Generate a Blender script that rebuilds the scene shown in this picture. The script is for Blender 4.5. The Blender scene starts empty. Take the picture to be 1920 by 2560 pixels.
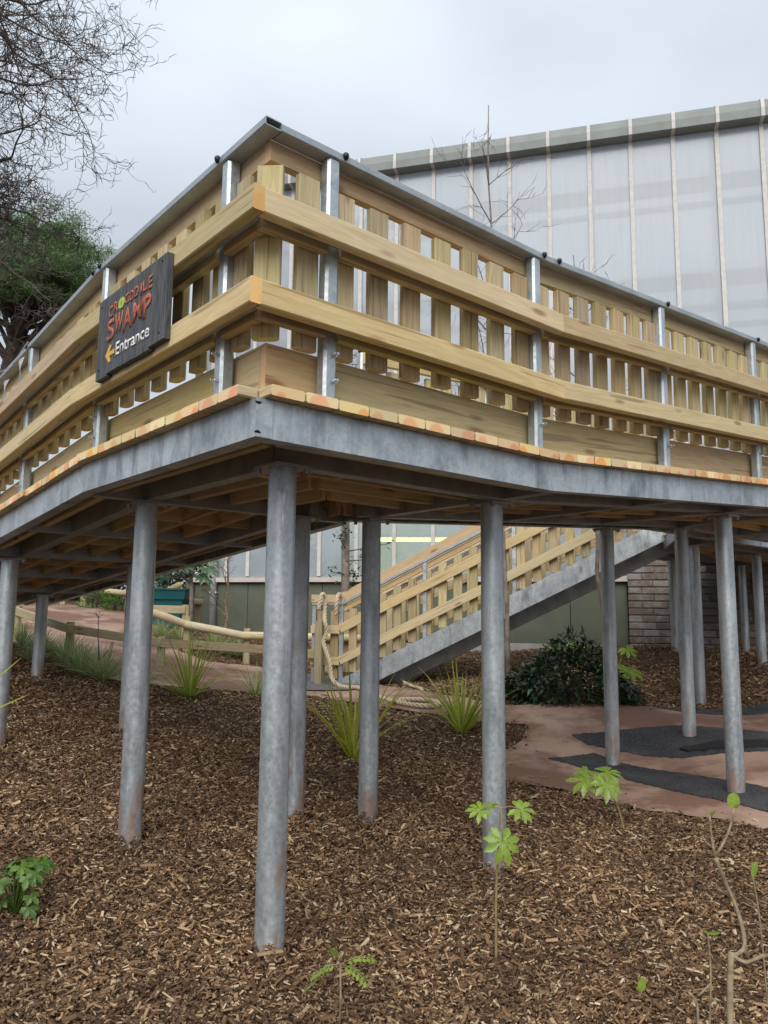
import bpy, bmesh, math, random
import numpy as np
from mathutils import Vector, Matrix, geometry
from math import sin, cos, radians, pi, hypot, atan2, sqrt

random.seed(7); rng = np.random.default_rng(7)
scene = bpy.context.scene
COL = scene.collection

# ------------------------------------------------------------------ camera
cam_d = bpy.data.cameras.new('camera'); cam = bpy.data.objects.new('camera', cam_d); COL.objects.link(cam)
cam_d.sensor_fit = 'VERTICAL'; cam_d.sensor_height = 24.0; cam_d.lens = 24.0 * 1924 / 2560
cam_d.clip_start = 0.05; cam_d.clip_end = 2000
PITCH, ROLL = radians(7.75), radians(0.6)
def cam_R():
    base = Matrix(((1, 0, 0), (0, 0, 1), (0, 1, 0)))
    rr = Matrix(((cos(ROLL), -sin(ROLL), 0), (sin(ROLL), cos(ROLL), 0), (0, 0, 1)))
    rp = Matrix(((1, 0, 0), (0, cos(PITCH), -sin(PITCH)), (0, sin(PITCH), cos(PITCH))))
    return rp @ base @ rr
_R = cam_R(); _x, _y, _z = _R @ Vector((1, 0, 0)), _R @ Vector((0, 1, 0)), _R @ Vector((0, 0, 1))
cam.matrix_world = Matrix(((_x[0], _y[0], -_z[0], 0), (_x[1], _y[1], -_z[1], 0), (_x[2], _y[2], -_z[2], 0), (0, 0, 0, 1)))
scene.camera = cam

# ------------------------------------------------------------------ sky, sun, exposure
SUN_EL, SUN_AZ = radians(40), radians(190)      # azimuth clockwise from +Y: behind the viewer, a little left
world = bpy.data.worlds.new('World'); scene.world = world; world.use_nodes = True
wn, wl = world.node_tree.nodes, world.node_tree.links
wn.clear()
w_out = wn.new('ShaderNodeOutputWorld'); w_bg = wn.new('ShaderNodeBackground')
w_sky = wn.new('ShaderNodeTexSky'); w_sky.sky_type = 'NISHITA'; w_sky.sun_disc = False
w_sky.sun_elevation = SUN_EL; w_sky.sun_rotation = SUN_AZ; w_sky.air_density = 1.0; w_sky.dust_density = 3.0
w_tc = wn.new('ShaderNodeTexCoord'); w_map = wn.new('ShaderNodeMapping'); w_map.inputs['Scale'].default_value = (1, 1, 2.2)
w_noise = wn.new('ShaderNodeTexNoise'); w_noise.inputs['Scale'].default_value = 2.1; w_noise.inputs['Detail'].default_value = 5; w_noise.inputs['Roughness'].default_value = .45
w_sep = wn.new('ShaderNodeSeparateXYZ')
# overcast deck: luminance (1 + 2 sin el) / 3 of the zenith, faint cloud mottling, cool grey
w_el = wn.new('ShaderNodeMapRange'); w_el.inputs['From Min'].default_value = 0; w_el.inputs['From Max'].default_value = 1
w_el.inputs['To Min'].default_value = 5.4; w_el.inputs['To Max'].default_value = 12.0
w_nr = wn.new('ShaderNodeMapRange'); w_nr.inputs['From Min'].default_value = .3; w_nr.inputs['From Max'].default_value = .7
w_nr.inputs['To Min'].default_value = .80; w_nr.inputs['To Max'].default_value = 1.10
w_mul = wn.new('ShaderNodeMath'); w_mul.operation = 'MULTIPLY'
w_col = wn.new('ShaderNodeVectorMath'); w_col.operation = 'SCALE'; w_col.inputs[0].default_value = (.88, .972, 1.082)
w_mix = wn.new('ShaderNodeMix'); w_mix.data_type = 'RGBA'; w_mix.inputs['Factor'].default_value = .90
wl.new(w_tc.outputs['Generated'], w_map.inputs['Vector']); wl.new(w_map.outputs[0], w_noise.inputs['Vector'])
wl.new(w_tc.outputs['Generated'], w_sep.inputs[0]); wl.new(w_sep.outputs['Z'], w_el.inputs['Value'])
wl.new(w_noise.outputs['Fac'], w_nr.inputs['Value']); wl.new(w_el.outputs[0], w_mul.inputs[0]); wl.new(w_nr.outputs[0], w_mul.inputs[1])
wl.new(w_mul.outputs[0], w_col.inputs['Scale'])
wl.new(w_sky.outputs['Color'], w_mix.inputs['A']); wl.new(w_col.outputs['Vector'], w_mix.inputs['B'])
wl.new(w_mix.outputs['Result'], w_bg.inputs['Color']); w_bg.inputs['Strength'].default_value = .054
wl.new(w_bg.outputs[0], w_out.inputs['Surface'])
sun_d = bpy.data.lights.new('sun', 'SUN'); sun_d.energy = 1.5; sun_d.angle = radians(50); sun_d.color = (1, .96, .9)
sun = bpy.data.objects.new('sun', sun_d); COL.objects.link(sun)
_sd = Vector((sin(SUN_AZ) * cos(SUN_EL), cos(SUN_AZ) * cos(SUN_EL), sin(SUN_EL)))
sun.rotation_euler = _sd.to_track_quat('Z', 'Y').to_euler()
vs = scene.view_settings; vs.view_transform = 'Standard'; vs.look = 'None'; vs.gamma = 1; vs.exposure = 0.95; vs.use_curve_mapping = False
scene.cycles.use_denoising = True
scene.cycles.max_bounces = 6; scene.cycles.transparent_max_bounces = 12

# ------------------------------------------------------------------ helpers
UP = Vector((0, 0, 1))
def tag(o, label=None, cat=None, group=None, kind=None):
    if label: o['label'] = label
    if cat: o['category'] = cat
    if group: o['group'] = group
    if kind: o['kind'] = kind
    return o
def empty(name, loc, label, cat, group=None):
    e = bpy.data.objects.new(name, None); COL.objects.link(e); e.location = loc; e.empty_display_size = .1
    return tag(e, label, cat, group)
def pinv(parent):
    m = Matrix.Translation(parent.location)
    if parent.parent: return (parent.parent.matrix_basis).inverted() if False else m.inverted()
    return m.inverted()
WORLD = {}
def link(name, me, M=None, parent=None, mat=None):
    """link mesh me as an object whose world matrix is M"""
    o = bpy.data.objects.new(name, me); COL.objects.link(o)
    M = M or Matrix.Identity(4)
    WORLD[o] = M
    if parent is not None:
        o.parent = parent
        o.matrix_parent_inverse = (WORLD[parent] if parent in WORLD else Matrix.Translation(parent.location)).inverted()
    o.matrix_basis = M
    if mat is not None and not me.materials: me.materials.append(mat)
    return o
class MB:
    def __init__(s): s.v = []; s.f = []
    def add(s, vs, fs):
        n = len(s.v); s.v += [tuple(x) for x in vs]; s.f += [tuple(i + n for i in f) for f in fs]
    def box(s, c, d, rot=None):
        c = Vector(c); h = [Vector((sx * d[0] / 2, sy * d[1] / 2, sz * d[2] / 2)) for sx in (-1, 1) for sy in (-1, 1) for sz in (-1, 1)]
        if rot is not None: h = [rot @ x for x in h]
        s.add([c + x for x in h], [(0, 1, 3, 2), (4, 6, 7, 5), (0, 4, 5, 1), (2, 3, 7, 6), (0, 2, 6, 4), (1, 5, 7, 3)])
    def tube(s, pts, rad, n=6, cap=True, closed=False):
        pts = [Vector(p) for p in pts]; m = len(pts)
        if not hasattr(rad, '__len__'): rad = [rad] * m
        ref = None; base = len(s.v); vs = []
        for i, q in enumerate(pts):
            t = (pts[min(i + 1, m - 1)] - pts[max(i - 1, 0)])
            if t.length < 1e-9: t = Vector((0, 0, 1))
            t.normalize()
            if ref is None:
                ref = Vector((0, 0, 1)) if abs(t.z) < .9 else Vector((1, 0, 0))
            a = (ref - t * ref.dot(t))
            if a.length < 1e-6: a = t.orthogonal()
            a.normalize(); b = t.cross(a); ref = a
            for k in range(n):
                an = 2 * pi * k / n; vs.append(q + (a * cos(an) + b * sin(an)) * rad[i])
        fs = []
        for i in range(m - 1):
            for k in range(n):
                k2 = (k + 1) % n
                fs.append((i * n + k, i * n + k2, (i + 1) * n + k2, (i + 1) * n + k))
        if cap: fs += [tuple(range(n - 1, -1, -1)), tuple((m - 1) * n + k for k in range(n))]
        s.add(vs, fs)
    def blade(s, pts, widths, side, fold=.25):
        """long leaf: 3 verts across, folded along the middle"""
        vs = []; fs = []
        for i, (q, w) in enumerate(zip(pts, widths)):
            q = Vector(q); sd = side[i] if isinstance(side, list) else side
            t = (Vector(pts[min(i + 1, len(pts) - 1)]) - Vector(pts[max(i - 1, 0)])).normalized()
            nn = sd.cross(t).normalized()
            vs += [q - sd * w / 2 + nn * w * fold, q, q + sd * w / 2 + nn * w * fold]
        for i in range(len(pts) - 1):
            j = 3 * i
            fs += [(j, j + 1, j + 4, j + 3), (j + 1, j + 2, j + 5, j + 4)]
        s.add(vs, fs)
    def mesh(s, name, smooth=False):
        me = bpy.data.meshes.new(name); me.from_pydata(s.v, [], s.f); me.update()
        if smooth: me.polygons.foreach_set('use_smooth', [True] * len(me.polygons))
        return me
    def build(s, name, mat, parent=None, smooth=False, M=None):
        return link(name, s.mesh(name, smooth), M, parent, mat)
_pm = {}
def prism_mesh(prof, L, key, mat):
    """profile (y,z) extruded along local x from 0 to L; cached"""
    k = (key, round(L, 3), mat.name)
    if k not in _pm:
        n = len(prof)
        v = [(0, y, z) for y, z in prof] + [(L, y, z) for y, z in prof]
        f = [tuple(range(n)), tuple(range(2 * n - 1, n - 1, -1))] + [(i, n + i, n + (i + 1) % n, (i + 1) % n) for i in range(n)]
        me = bpy.data.meshes.new(key); me.from_pydata(v, [], f); me.update(); me.materials.append(mat)
        bm = bmesh.new(); bm.from_mesh(me); bmesh.ops.recalc_face_normals(bm, faces=bm.faces); bm.to_mesh(me); bm.free()
        _pm[k] = me
    return _pm[k]
def chprof(w, h, c=.004):
    a, b = w / 2, h / 2
    return [(-a + c, -b), (a - c, -b), (a, -b + c), (a, b - c), (a - c, b), (-a + c, b), (-a, b - c), (-a, -b + c)]
def frame(p0, xdir, up):
    x = Vector(xdir).normalized(); y = Vector(up).cross(x).normalized(); z = x.cross(y)
    return Matrix(((x[0], y[0], z[0], p0[0]), (x[1], y[1], z[1], p0[1]), (x[2], y[2], z[2], p0[2]), (0, 0, 0, 1)))
def beam(name, parent, p0, p1, w, h, mat, up=UP, ch=.004, prof=None, key=None):
    p0, p1 = Vector(p0), Vector(p1); L = (p1 - p0).length
    prof = prof or chprof(w, h, ch); key = key or f'{name}_{w:.3f}_{h:.3f}'
    return link(name, prism_mesh(prof, L, key, mat), frame(p0, p1 - p0, up), parent)

# ------------------------------------------------------------------ materials
class NT:
    def __init__(s, name):
        s.m = bpy.data.materials.new(name); s.m.use_nodes = True; s.t = s.m.node_tree; s.n = s.t.nodes; s.l = s.t.links
        s.b = s.n['Principled BSDF']; s.out = s.n['Material Output']
    def new(s, typ, **kw):
        n = s.n.new(typ)
        for k, v in kw.items():
            if k.startswith('_'): setattr(n, k[1:], v)
            else:
                i = n.inputs[int(k[1:])] if k[0] == 'i' and k[1:].isdigit() else n.inputs[k.replace('__', ' ')]
                if isinstance(v, bpy.types.NodeSocket): s.l.new(v, i)
                else: i.default_value = v
        return n
    def obj(s): return s.new('ShaderNodeTexCoord').outputs['Object']
    def pos(s): return s.new('ShaderNodeNewGeometry').outputs['Position']
    def mapv(s, v, scale, loc=(0, 0, 0)):
        return s.new('ShaderNodeMapping', Vector=v, Scale=scale, Location=loc).outputs[0]
    def noise(s, v, scale, detail=3, rough=.5, dist=0):
        return s.new('ShaderNodeTexNoise', Vector=v, Scale=scale, Detail=detail, Roughness=rough, Distortion=dist).outputs['Fac']
    def ramp(s, f, stops, interp='LINEAR'):
        n = s.new('ShaderNodeValToRGB', Fac=f); cr = n.color_ramp; cr.interpolation = interp
        while len(cr.elements) < len(stops): cr.elements.new(.5)
        for e, (p, c) in zip(cr.elements, stops):
            e.position = p; e.color = (c[0], c[1], c[2], 1) if hasattr(c, '__len__') else (c, c, c, 1)
        return n.outputs['Color']
    def mix(s, f, a, b, mode='MIX'):
        n = s.new('ShaderNodeMix', _data_type='RGBA', _blend_type=mode)
        for k, v in (('Factor', f), ('A', a), ('B', b)):
            i = n.inputs[k] if k != 'Factor' else n.inputs[0]
            i = {'Factor': n.inputs[0], 'A': n.inputs[6], 'B': n.inputs[7]}[k]
            if isinstance(v, bpy.types.NodeSocket): s.l.new(v, i)
            elif hasattr(v, '__len__'): i.default_value = (v[0], v[1], v[2], 1)
            else: i.default_value = v if k == 'Factor' else (v, v, v, 1)
        return n.outputs[2]
    def math(s, op, a, b=0.0, c=None):
        n = s.new('ShaderNodeMath', _operation=op, i0=a, i1=b)
        if c is not None: n.inputs[2].default_value = c
        return n.outputs[0]
    def bump(s, h, strength=.3, dist=.01):
        s.l.new(s.new('ShaderNodeBump', Height=h, Strength=strength, Distance=dist).outputs[0], s.b.inputs['Normal'])
    def color(s, c):
        if isinstance(c, bpy.types.NodeSocket): s.l.new(c, s.b.inputs['Base Color'])
        else: s.b.inputs['Base Color'].default_value = (c[0], c[1], c[2], 1)
    def rough(s, r, metal=0, spec=.5):
        if isinstance(r, bpy.types.NodeSocket): s.l.new(r, s.b.inputs['Roughness'])
        else: s.b.inputs['Roughness'].default_value = r
        s.b.inputs['Metallic'].default_value = metal; s.b.inputs['Specular IOR Level'].default_value = spec
def timber(name, light, dark, green=.35, endl=(.72, .56, .30), endo=(.72, .36, .16), bri=.16, heart=.042, pith=-.03):
    t = NT(name); tc = t.obj(); oi = t.new('ShaderNodeObjectInfo').outputs['Random']
    off = t.new('ShaderNodeCombineXYZ', X=t.math('MULTIPLY', oi, 31.7), Y=t.math('MULTIPLY', oi, 7.3), Z=t.math('MULTIPLY', oi, 13.1)).outputs[0]
    v = t.new('ShaderNodeVectorMath', _operation='ADD', i0=tc, i1=off).outputs[0]
    g1 = t.noise(t.mapv(v, (1.6, 26, 26)), 2.2, 5, .6, 1.2)
    g2 = t.noise(t.mapv(v, (.8, 5, 5)), 2.0, 3, .5, .8)
    rings = t.new('ShaderNodeTexWave', _wave_type='BANDS', _bands_direction='Y', Vector=t.mapv(v, (.55, 5.5, 5.5)), Scale=2.6, Distortion=9, Detail=2, Detail__Scale=.7).outputs['Fac'] if False else t.noise(t.mapv(v, (1.0, 12, 12)), 1.6, 2, .4, 3.0)
    f = t.math('ADD', t.math('MULTIPLY', g1, .55), t.math('MULTIPLY', rings, .45))
    c = t.mix(t.ramp(f, [(.38, 0), (.60, 1)]), dark, light)
    c = t.mix(t.math('MULTIPLY', t.ramp(g2, [(.42, 0), (.68, 1)]), green), c, (.36, .35, .20))
    vor = t.new('ShaderNodeTexVoronoi', Vector=t.mapv(v, (2.3, 8.5, 8.5)), Scale=1.0)
    kn = t.ramp(vor.outputs['Distance'], [(.08, 1), (.19, 0)])
    c = t.mix(t.math('MULTIPLY', kn, .75), c, (.20, .10, .045))
    crack = t.ramp(t.noise(t.mapv(v, (.9, 34, 34)), 1.3, 1, .3), [(.665, 0), (.70, 1)])
    c = t.mix(t.math('MULTIPLY', crack, .45), c, (.10, .06, .03))
    # end grain on faces that look along local x
    nrm = t.new('ShaderNodeVectorTransform', _vector_type='NORMAL', _convert_from='WORLD', _convert_to='OBJECT', Vector=t.new('ShaderNodeNewGeometry').outputs['True Normal']).outputs[0]
    nx = t.math('ABSOLUTE', t.new('ShaderNodeSeparateXYZ', i0=nrm).outputs[0])
    sp = t.new('ShaderNodeSeparateXYZ', i0=tc)
    yy = t.math('ADD', sp.outputs[1], t.math('MULTIPLY', t.math('SUBTRACT', t.math('FRACT', t.math('MULTIPLY', oi, 23.0)), .5), .12)); zz = t.math('SUBTRACT', sp.outputs[2], pith)
    rad = t.math('SQRT', t.math('ADD', t.math('POWER', yy, 2), t.math('POWER', zz, 2)))
    rad = t.math('ADD', rad, t.math('MULTIPLY', t.noise(tc, 22, 2), .016))
    er = t.math('SINE', t.math('MULTIPLY', rad, 1150))
    ec = t.mix(t.ramp(t.math('SUBTRACT', rad, t.math('MULTIPLY', t.math('SUBTRACT', t.math('FRACT', t.math('MULTIPLY', oi, 41.0)), .4), .035)), [(heart, 0), (heart + .014, 1)]), endo, endl)
    ec = t.mix(t.math('MULTIPLY', t.math('ADD', er, 1), .10), ec, (.42, .22, .08))
    c = t.mix(t.math('GREATER_THAN', nx, .8), c, ec)
    hs = t.new('ShaderNodeHueSaturation', Hue=t.math('ADD', t.math('MULTIPLY', t.math('FRACT', t.math('MULTIPLY', oi, 17.0)), .030), .484),
               Saturation=t.math('ADD', t.math('MULTIPLY', t.math('FRACT', t.math('MULTIPLY', oi, 5.3)), .25), .86),
               Value=t.math('ADD', t.math('MULTIPLY', t.math('FRACT', t.math('MULTIPLY', oi, 9.1)), 2 * bri), 1 - bri), Color=c).outputs[0]
    t.color(hs); t.rough(.72, 0, .3); t.bump(f, .35, .003)
    return t.m
def galv(name, lo, hi, streak=True, dirt=False, metal=.55, rgh=.42, patch=.0):
    t = NT(name); tc = t.obj(); oi = t.new('ShaderNodeObjectInfo').outputs['Random']
    off = t.new('ShaderNodeCombineXYZ', X=t.math('MULTIPLY', oi, 21.7), Y=t.math('MULTIPLY', oi, 9.3), Z=0.0).outputs[0]
    v = t.new('ShaderNodeVectorMath', _operation='ADD', i0=tc, i1=off).outputs[0]
    ps = t.pos()
    n1 = t.noise(t.mapv(v, (.45, 1.3, 1.3)) if dirt else v, 5, 5, .6); n2 = t.noise(v, 34, 3, .6)
    sp = t.new('ShaderNodeTexVoronoi', Vector=v, Scale=70.0).outputs['Color']
    spv = t.new('ShaderNodeSeparateXYZ', i0=sp).outputs[0]
    f = t.math('ADD', t.math('ADD', t.math('MULTIPLY', n1, .7), t.math('MULTIPLY', n2, .22)), t.math('MULTIPLY', spv, .08))
    c = t.ramp(f, [(.36, lo), (.62, hi)])
    if streak:
        st = t.noise(t.mapv(ps, (26, 26, 1.6)), 1.0, 4, .6)
        c = t.mix(t.math('MULTIPLY', t.ramp(st, [(.55, 0), (.72, 1)]), .55), c, (.62, .66, .68))
        st2 = t.noise(t.mapv(ps, (7, 7, 2.2), (3, 3, 3)), 1.0, 4, .6)
        c = t.mix(t.math('MULTIPLY', t.ramp(st2, [(.52, 0), (.66, 1)]), patch), c, (.10, .12, .145))
    if dirt:
        z = t.new('ShaderNodeSeparateXYZ', i0=tc).outputs[0]       # local x runs up the column from its foot
        d = t.math('SUBTRACT', t.noise(t.mapv(v, (2.0, 9, 9)), 1.4, 3), t.math('MULTIPLY', z, .42))
        c = t.mix(t.math('MULTIPLY', t.ramp(d, [(.27, 0), (.42, 1)]), .7), c, (.38, .235, .17))
        sc = t.ramp(t.noise(t.mapv(v, (2.2, 30, 30), (7, 1, 2)), 1.0, 3, .7), [(.66, 0), (.70, 1)]); c = t.mix(t.math('MULTIPLY', sc, .6), c, (.74, .77, .79))
        sp2 = t.ramp(t.noise(t.mapv(v, (1, 1, 1), (3, 9, 2)), 60, 2, .7), [(.68, 0), (.72, 1)]); c = t.mix(t.math('MULTIPLY', sp2, .4), c, (.12, .10, .09))
        c = t.mix(t.math('MULTIPLY', t.ramp(t.noise(v, 3.1, 4, .6), [(.60, 0), (.70, 1)]), .35), c, (.33, .23, .18))
    t.color(c); t.rough(t.ramp(n2, [(.3, rgh - .12), (.7, rgh + .12)]), metal, .5); t.bump(t.math('ADD', n1, t.math('MULTIPLY', n2, .3)), .12, .01)
    return t.m
def plain(name, c, c2=None, scale=20, rough=.7, metal=0, spec=.4, bump=0, obj=True):
    t = NT(name)
    if c2 is None: t.color(c)
    else:
        nz = t.noise(t.obj() if obj else t.pos(), scale, 4, .6); t.color(t.ramp(nz, [(.35, c), (.65, c2)]))
        if bump: t.bump(nz, bump, .01)
    t.rough(rough, metal, spec); return t.m
def leafmat(name, a, b, trans=.35, rough=.45, spec=.4, young=None):
    t = NT(name); ri = t.new('ShaderNodeNewGeometry').outputs['Random Per Island']
    c = t.ramp(ri, [(0, a), (1, b)] if young is None else [(0, a), (.8, b), (1, young)])
    c = t.mix(t.math('MULTIPLY', t.ramp(t.noise(t.pos(), 38, 4, .65), [(.4, 0), (.7, 1)]), .55), c, (a[0] * .5, a[1] * .5, a[2] * .5))
    t.color(c); t.rough(rough, 0, spec)
    tr = t.new('ShaderNodeBsdfTranslucent', Color=c); ms = t.new('ShaderNodeMixShader', i0=trans, i1=t.b.outputs[0], i2=tr.outputs[0])
    t.l.new(ms.outputs[0], t.out.inputs[0]); return t.m

M = {}
M['rail'] = timber('rail_timber', (.62, .475, .29), (.51, .37, .21), .20, endl=(.80, .50, .24), endo=(.82, .42, .18))
M['picket'] = timber('picket_timber', (.51, .415, .24), (.37, .285, .15), .28, endl=(.62, .50, .27), endo=(.6, .42, .2), bri=.2)
M['board'] = timber('deck_timber', (.64, .53, .31), (.48, .38, .20), .22, endl=(.80, .62, .33), endo=(.80, .40, .18), heart=.040)
M['kick'] = timber('kick_timber', (.53, .405, .225), (.42, .305, .16), .24, bri=.1, endl=(.6, .47, .28), endo=(.58, .42, .24))
M['joist'] = timber('joist_timber', (.58, .44, .26), (.44, .31, .165), .2, bri=.15, endo=(.5, .33, .18))
M['fence'] = timber('fence_timber', (.42, .36, .22), (.30, .245, .14), .45, bri=.14)
M['log'] = timber('log_timber', (.66, .58, .38), (.50, .42, .25), .25, bri=.08)
M['galv'] = galv('galvanised_post', (.30, .34, .37), (.54, .59, .62))
M['beam'] = galv('galvanised_beam', (.31, .345, .375), (.55, .595, .625), patch=.6)
M['col'] = galv('galvanised_column', (.30, .335, .36), (.52, .56, .59), dirt=True, patch=.28)
M['hand'] = galv('galvanised_handrail', (.30, .335, .355), (.42, .46, .48), streak=False)
M['under'] = galv('galvanised_under', (.25, .265, .28), (.37, .39, .41), streak=False)
M['bolt'] = plain('zinc_bolt', (.6, .62, .63), rough=.3, metal=.9)
M['black'] = plain('black_plastic', (.012, .012, .014), rough=.35)
M['dark'] = plain('dark_void', (.004, .004, .005), rough=.9)

# ------------------------------------------------------------------ ground surface (thin-plate surface through surveyed points)
GP = np.array([(-.482, 3.59, -1.464), (.665, 4.71, -1.477), (-1.496, 4.81, -1.361), (-.591, 5.45, -1.356), (-.09, 5.6, -1.414), (-3.2, 6.6, -1.114), (-4.22, 9.6, -.796), (-2.364, 7.5, -1.138), (2.256, 7.75, -1.414), (2.843, 6.4, -1.373), (3.205, 8.25, -1.205), (4.126, 10.2, -1.127), (4.806, 12.8, -.497), (6.518, 14.0, -.545), (5.679, 11.7, -.641), (-.648, 12.66, -1.036), (3.244, 15.5, -.597), (-3.734, 17.3, -.269), (-4.537, 11.4, -.585), (-2.285, 13.2, -.826), (-8.067, 19.0, .303), (-8.74, 18.5, .258), (-5.758, 17.0, .06), (-5.846, 12.5, -.367), (3.142, 9.6, -1.054), (1.645, 9.4, -1.047), (6.413, 13.0, -.581), (-4.117, 15.2, -.23), (0, 0, -1.5), (-2, 1.5, -1.4), (2, 1.5, -1.56), (3.2, 3.5, -1.5), (-4, 3, -1.15), (5, 6, -1.38), (-7, 6, -.8), (-9, 12, -.1), (-14, 25, 1.0), (0, 28, 0), (12, 18, -.4), (12, 6, -1.3), (0, -6, -1.5), (-12, 0, -.8), (12, -3, -1.5)])
def _tps(P, lam=.02):
    n = len(P); X = P[:, :2]; D = np.sqrt(((X[:, None] - X[None]) ** 2).sum(2)); K = D ** 2 * np.log(D + 1e-9) + lam * np.eye(n)
    A = np.zeros((n + 3, n + 3)); Q = np.c_[np.ones(n), X]; A[:n, :n] = K; A[:n, n:] = Q; A[n:, :n] = Q.T
    return np.linalg.solve(A, np.r_[P[:, 2], 0, 0, 0])
_gw = _tps(GP)
def gza(x, y):
    x = np.asarray(x, float); y = np.asarray(y, float)
    cx = np.clip(x, -15, 14); cy = np.clip(y, -7, 28); out = np.zeros_like(cx)
    for k in range(len(GP)):
        D = np.hypot(cx - GP[k, 0], cy - GP[k, 1]); out += _gw[k] * D ** 2 * np.log(D + 1e-9)
    out += _gw[-3] + _gw[-2] * cx + _gw[-1] * cy
    return np.clip(out, -1.8, 1.6)
def gz(x, y): return float(gza(np.array([x]), np.array([y]))[0])
def gpt(x, y, dz=0): return Vector((x, y, gz(x, y) + dz))

t = NT('soil'); ps = t.pos(); n1 = t.noise(ps, 34, 4, .7); n2 = t.noise(ps, 2.2, 3); n3 = t.noise(t.mapv(ps, (1, 1, 1)), 110, 2, .6)
c = t.mix(t.ramp(n1, [(.4, 0), (.62, 1)]), (.050, .031, .020), (.135, .082, .048)); c = t.mix(t.ramp(n3, [(.58, 0), (.64, 1)]), c, (.32, .215, .125)); c = t.mix(t.math('MULTIPLY', n2, .3), c, (.05, .032, .021))
t.color(c); t.rough(.95, 0, .2); t.bump(n1, .8, .03); M['soil'] = t.m
def axis(segs):
    out = []
    for a, b, st in segs: out += list(np.arange(a, b, st))
    return np.array(out + [segs[-1][1]])
gx = axis([(-400, -60, 85), (-60, -16, 6), (-16, -6, .5), (-6, 6, .16), (6, 16, .5), (16, 60, 6), (60, 400, 85)])
gy = axis([(-60, -8, 8), (-8, 1, .5), (1, 15, .16), (15, 30, .5), (30, 80, 6), (80, 600, 80)])
XX, YY = np.meshgrid(gx, gy); ZZ = gza(XX, YY)
near = (np.abs(XX) < 8) & (YY > 0) & (YY < 18)
ZZ += np.where(near, .012 * np.sin(XX * 5.1 + 1.3 * np.sin(YY * 3)) * np.cos(YY * 4.3 + np.sin(XX * 2.1)), 0) - .01
nx_, ny_ = len(gx), len(gy)
idx = np.arange(nx_ * ny_).reshape(ny_, nx_)
quads = np.stack([idx[:-1, :-1], idx[:-1, 1:], idx[1:, 1:], idx[1:, :-1]], -1).reshape(-1, 4)
me = bpy.data.meshes.new('ground'); me.from_pydata(np.stack([XX, YY, ZZ], -1).reshape(-1, 3).tolist(), [], quads.tolist()); me.update()
me.polygons.foreach_set('use_smooth', [True] * len(me.polygons))
tag(link('ground', me, None, None, M['soil']), 'dark brown soil of the sloping planting beds', kind='structure')

# path (pink-red packed earth) and asphalt patches, draped on the ground
PATH = [(-5.5, 11.75), (-5.2, 12.0), (-3.686, 10.25), (-3.356, 10.06), (-2.91, 10.13), (-2.1, 10.34), (-1.59, 10.45), (-1.0, 10.42), (-.35, 9.95), (.33, 9.35), (1.15, 8.85), (1.62, 8.75), (1.48, 8.35), (1.05, 7.75), (1.11, 7.06), (1.53, 6.86), (2.03, 6.05), (2.34, 5.82), (2.64, 5.48), (3.4, 4.9), (6.5, 4.6), (9, 7), (7.5, 10.6), (5.0, 10.2), (3.09, 9.59), (1.5, 9.43), (1.2, 9.75), (.75, 10.4), (.35, 11.3), (-.2, 12.2), (-.6, 12.75), (-1.2, 13.1), (-1.99, 13.14), (-2.28, 13.12), (-2.83, 12.76), (-3.42, 13.16), (-4.3, 14.8), (-5.5, 16.7), (-7.94, 18.6), (-8.9, 18.9), (-14, 20), (-14, 16), (-8, 13.5)]
ASPH = [[(1.651, 7.869), (2.146, 8.03), (2.42, 7.62), (2.725, 7.163), (3.132, 6.472), (4.4, 5.9), (4.0, 5.0), (2.822, 5.852), (2.459, 6.479), (2.147, 7.312), (1.913, 7.643)],
        [(2.034, 8.486), (2.511, 8.56), (3.3, 8.62), (4.106, 8.45), (5.6, 8.4), (5.2, 7.6), (3.726, 7.66), (2.898, 7.65), (2.6, 7.86), (2.379, 8.074), (2.125, 8.281)],
        [(3.321, 9.643), (4.1, 9.95), (4.975, 10.157), (6.5, 10.3), (6.3, 9.7), (4.741, 9.693), (3.644, 9.497)]]
PATCHDARK = [(2.95, 7.86), (3.5, 7.97), (4.4, 7.95), (4.4, 7.78), (3.5, 7.76), (3.0, 7.76)]
def inpoly(x, y, P):
    x = np.asarray(x); y = np.asarray(y); c = np.zeros(x.shape, bool); n = len(P)
    for i in range(n):
        x1, y1 = P[i]; x2, y2 = P[i - 1]
        with np.errstate(divide='ignore', invalid='ignore'):
            c ^= ((y1 > y) != (y2 > y)) & (x < (x2 - x1) * (y - y1) / (y2 - y1 + 1e-12) + x1)
    return c
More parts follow.
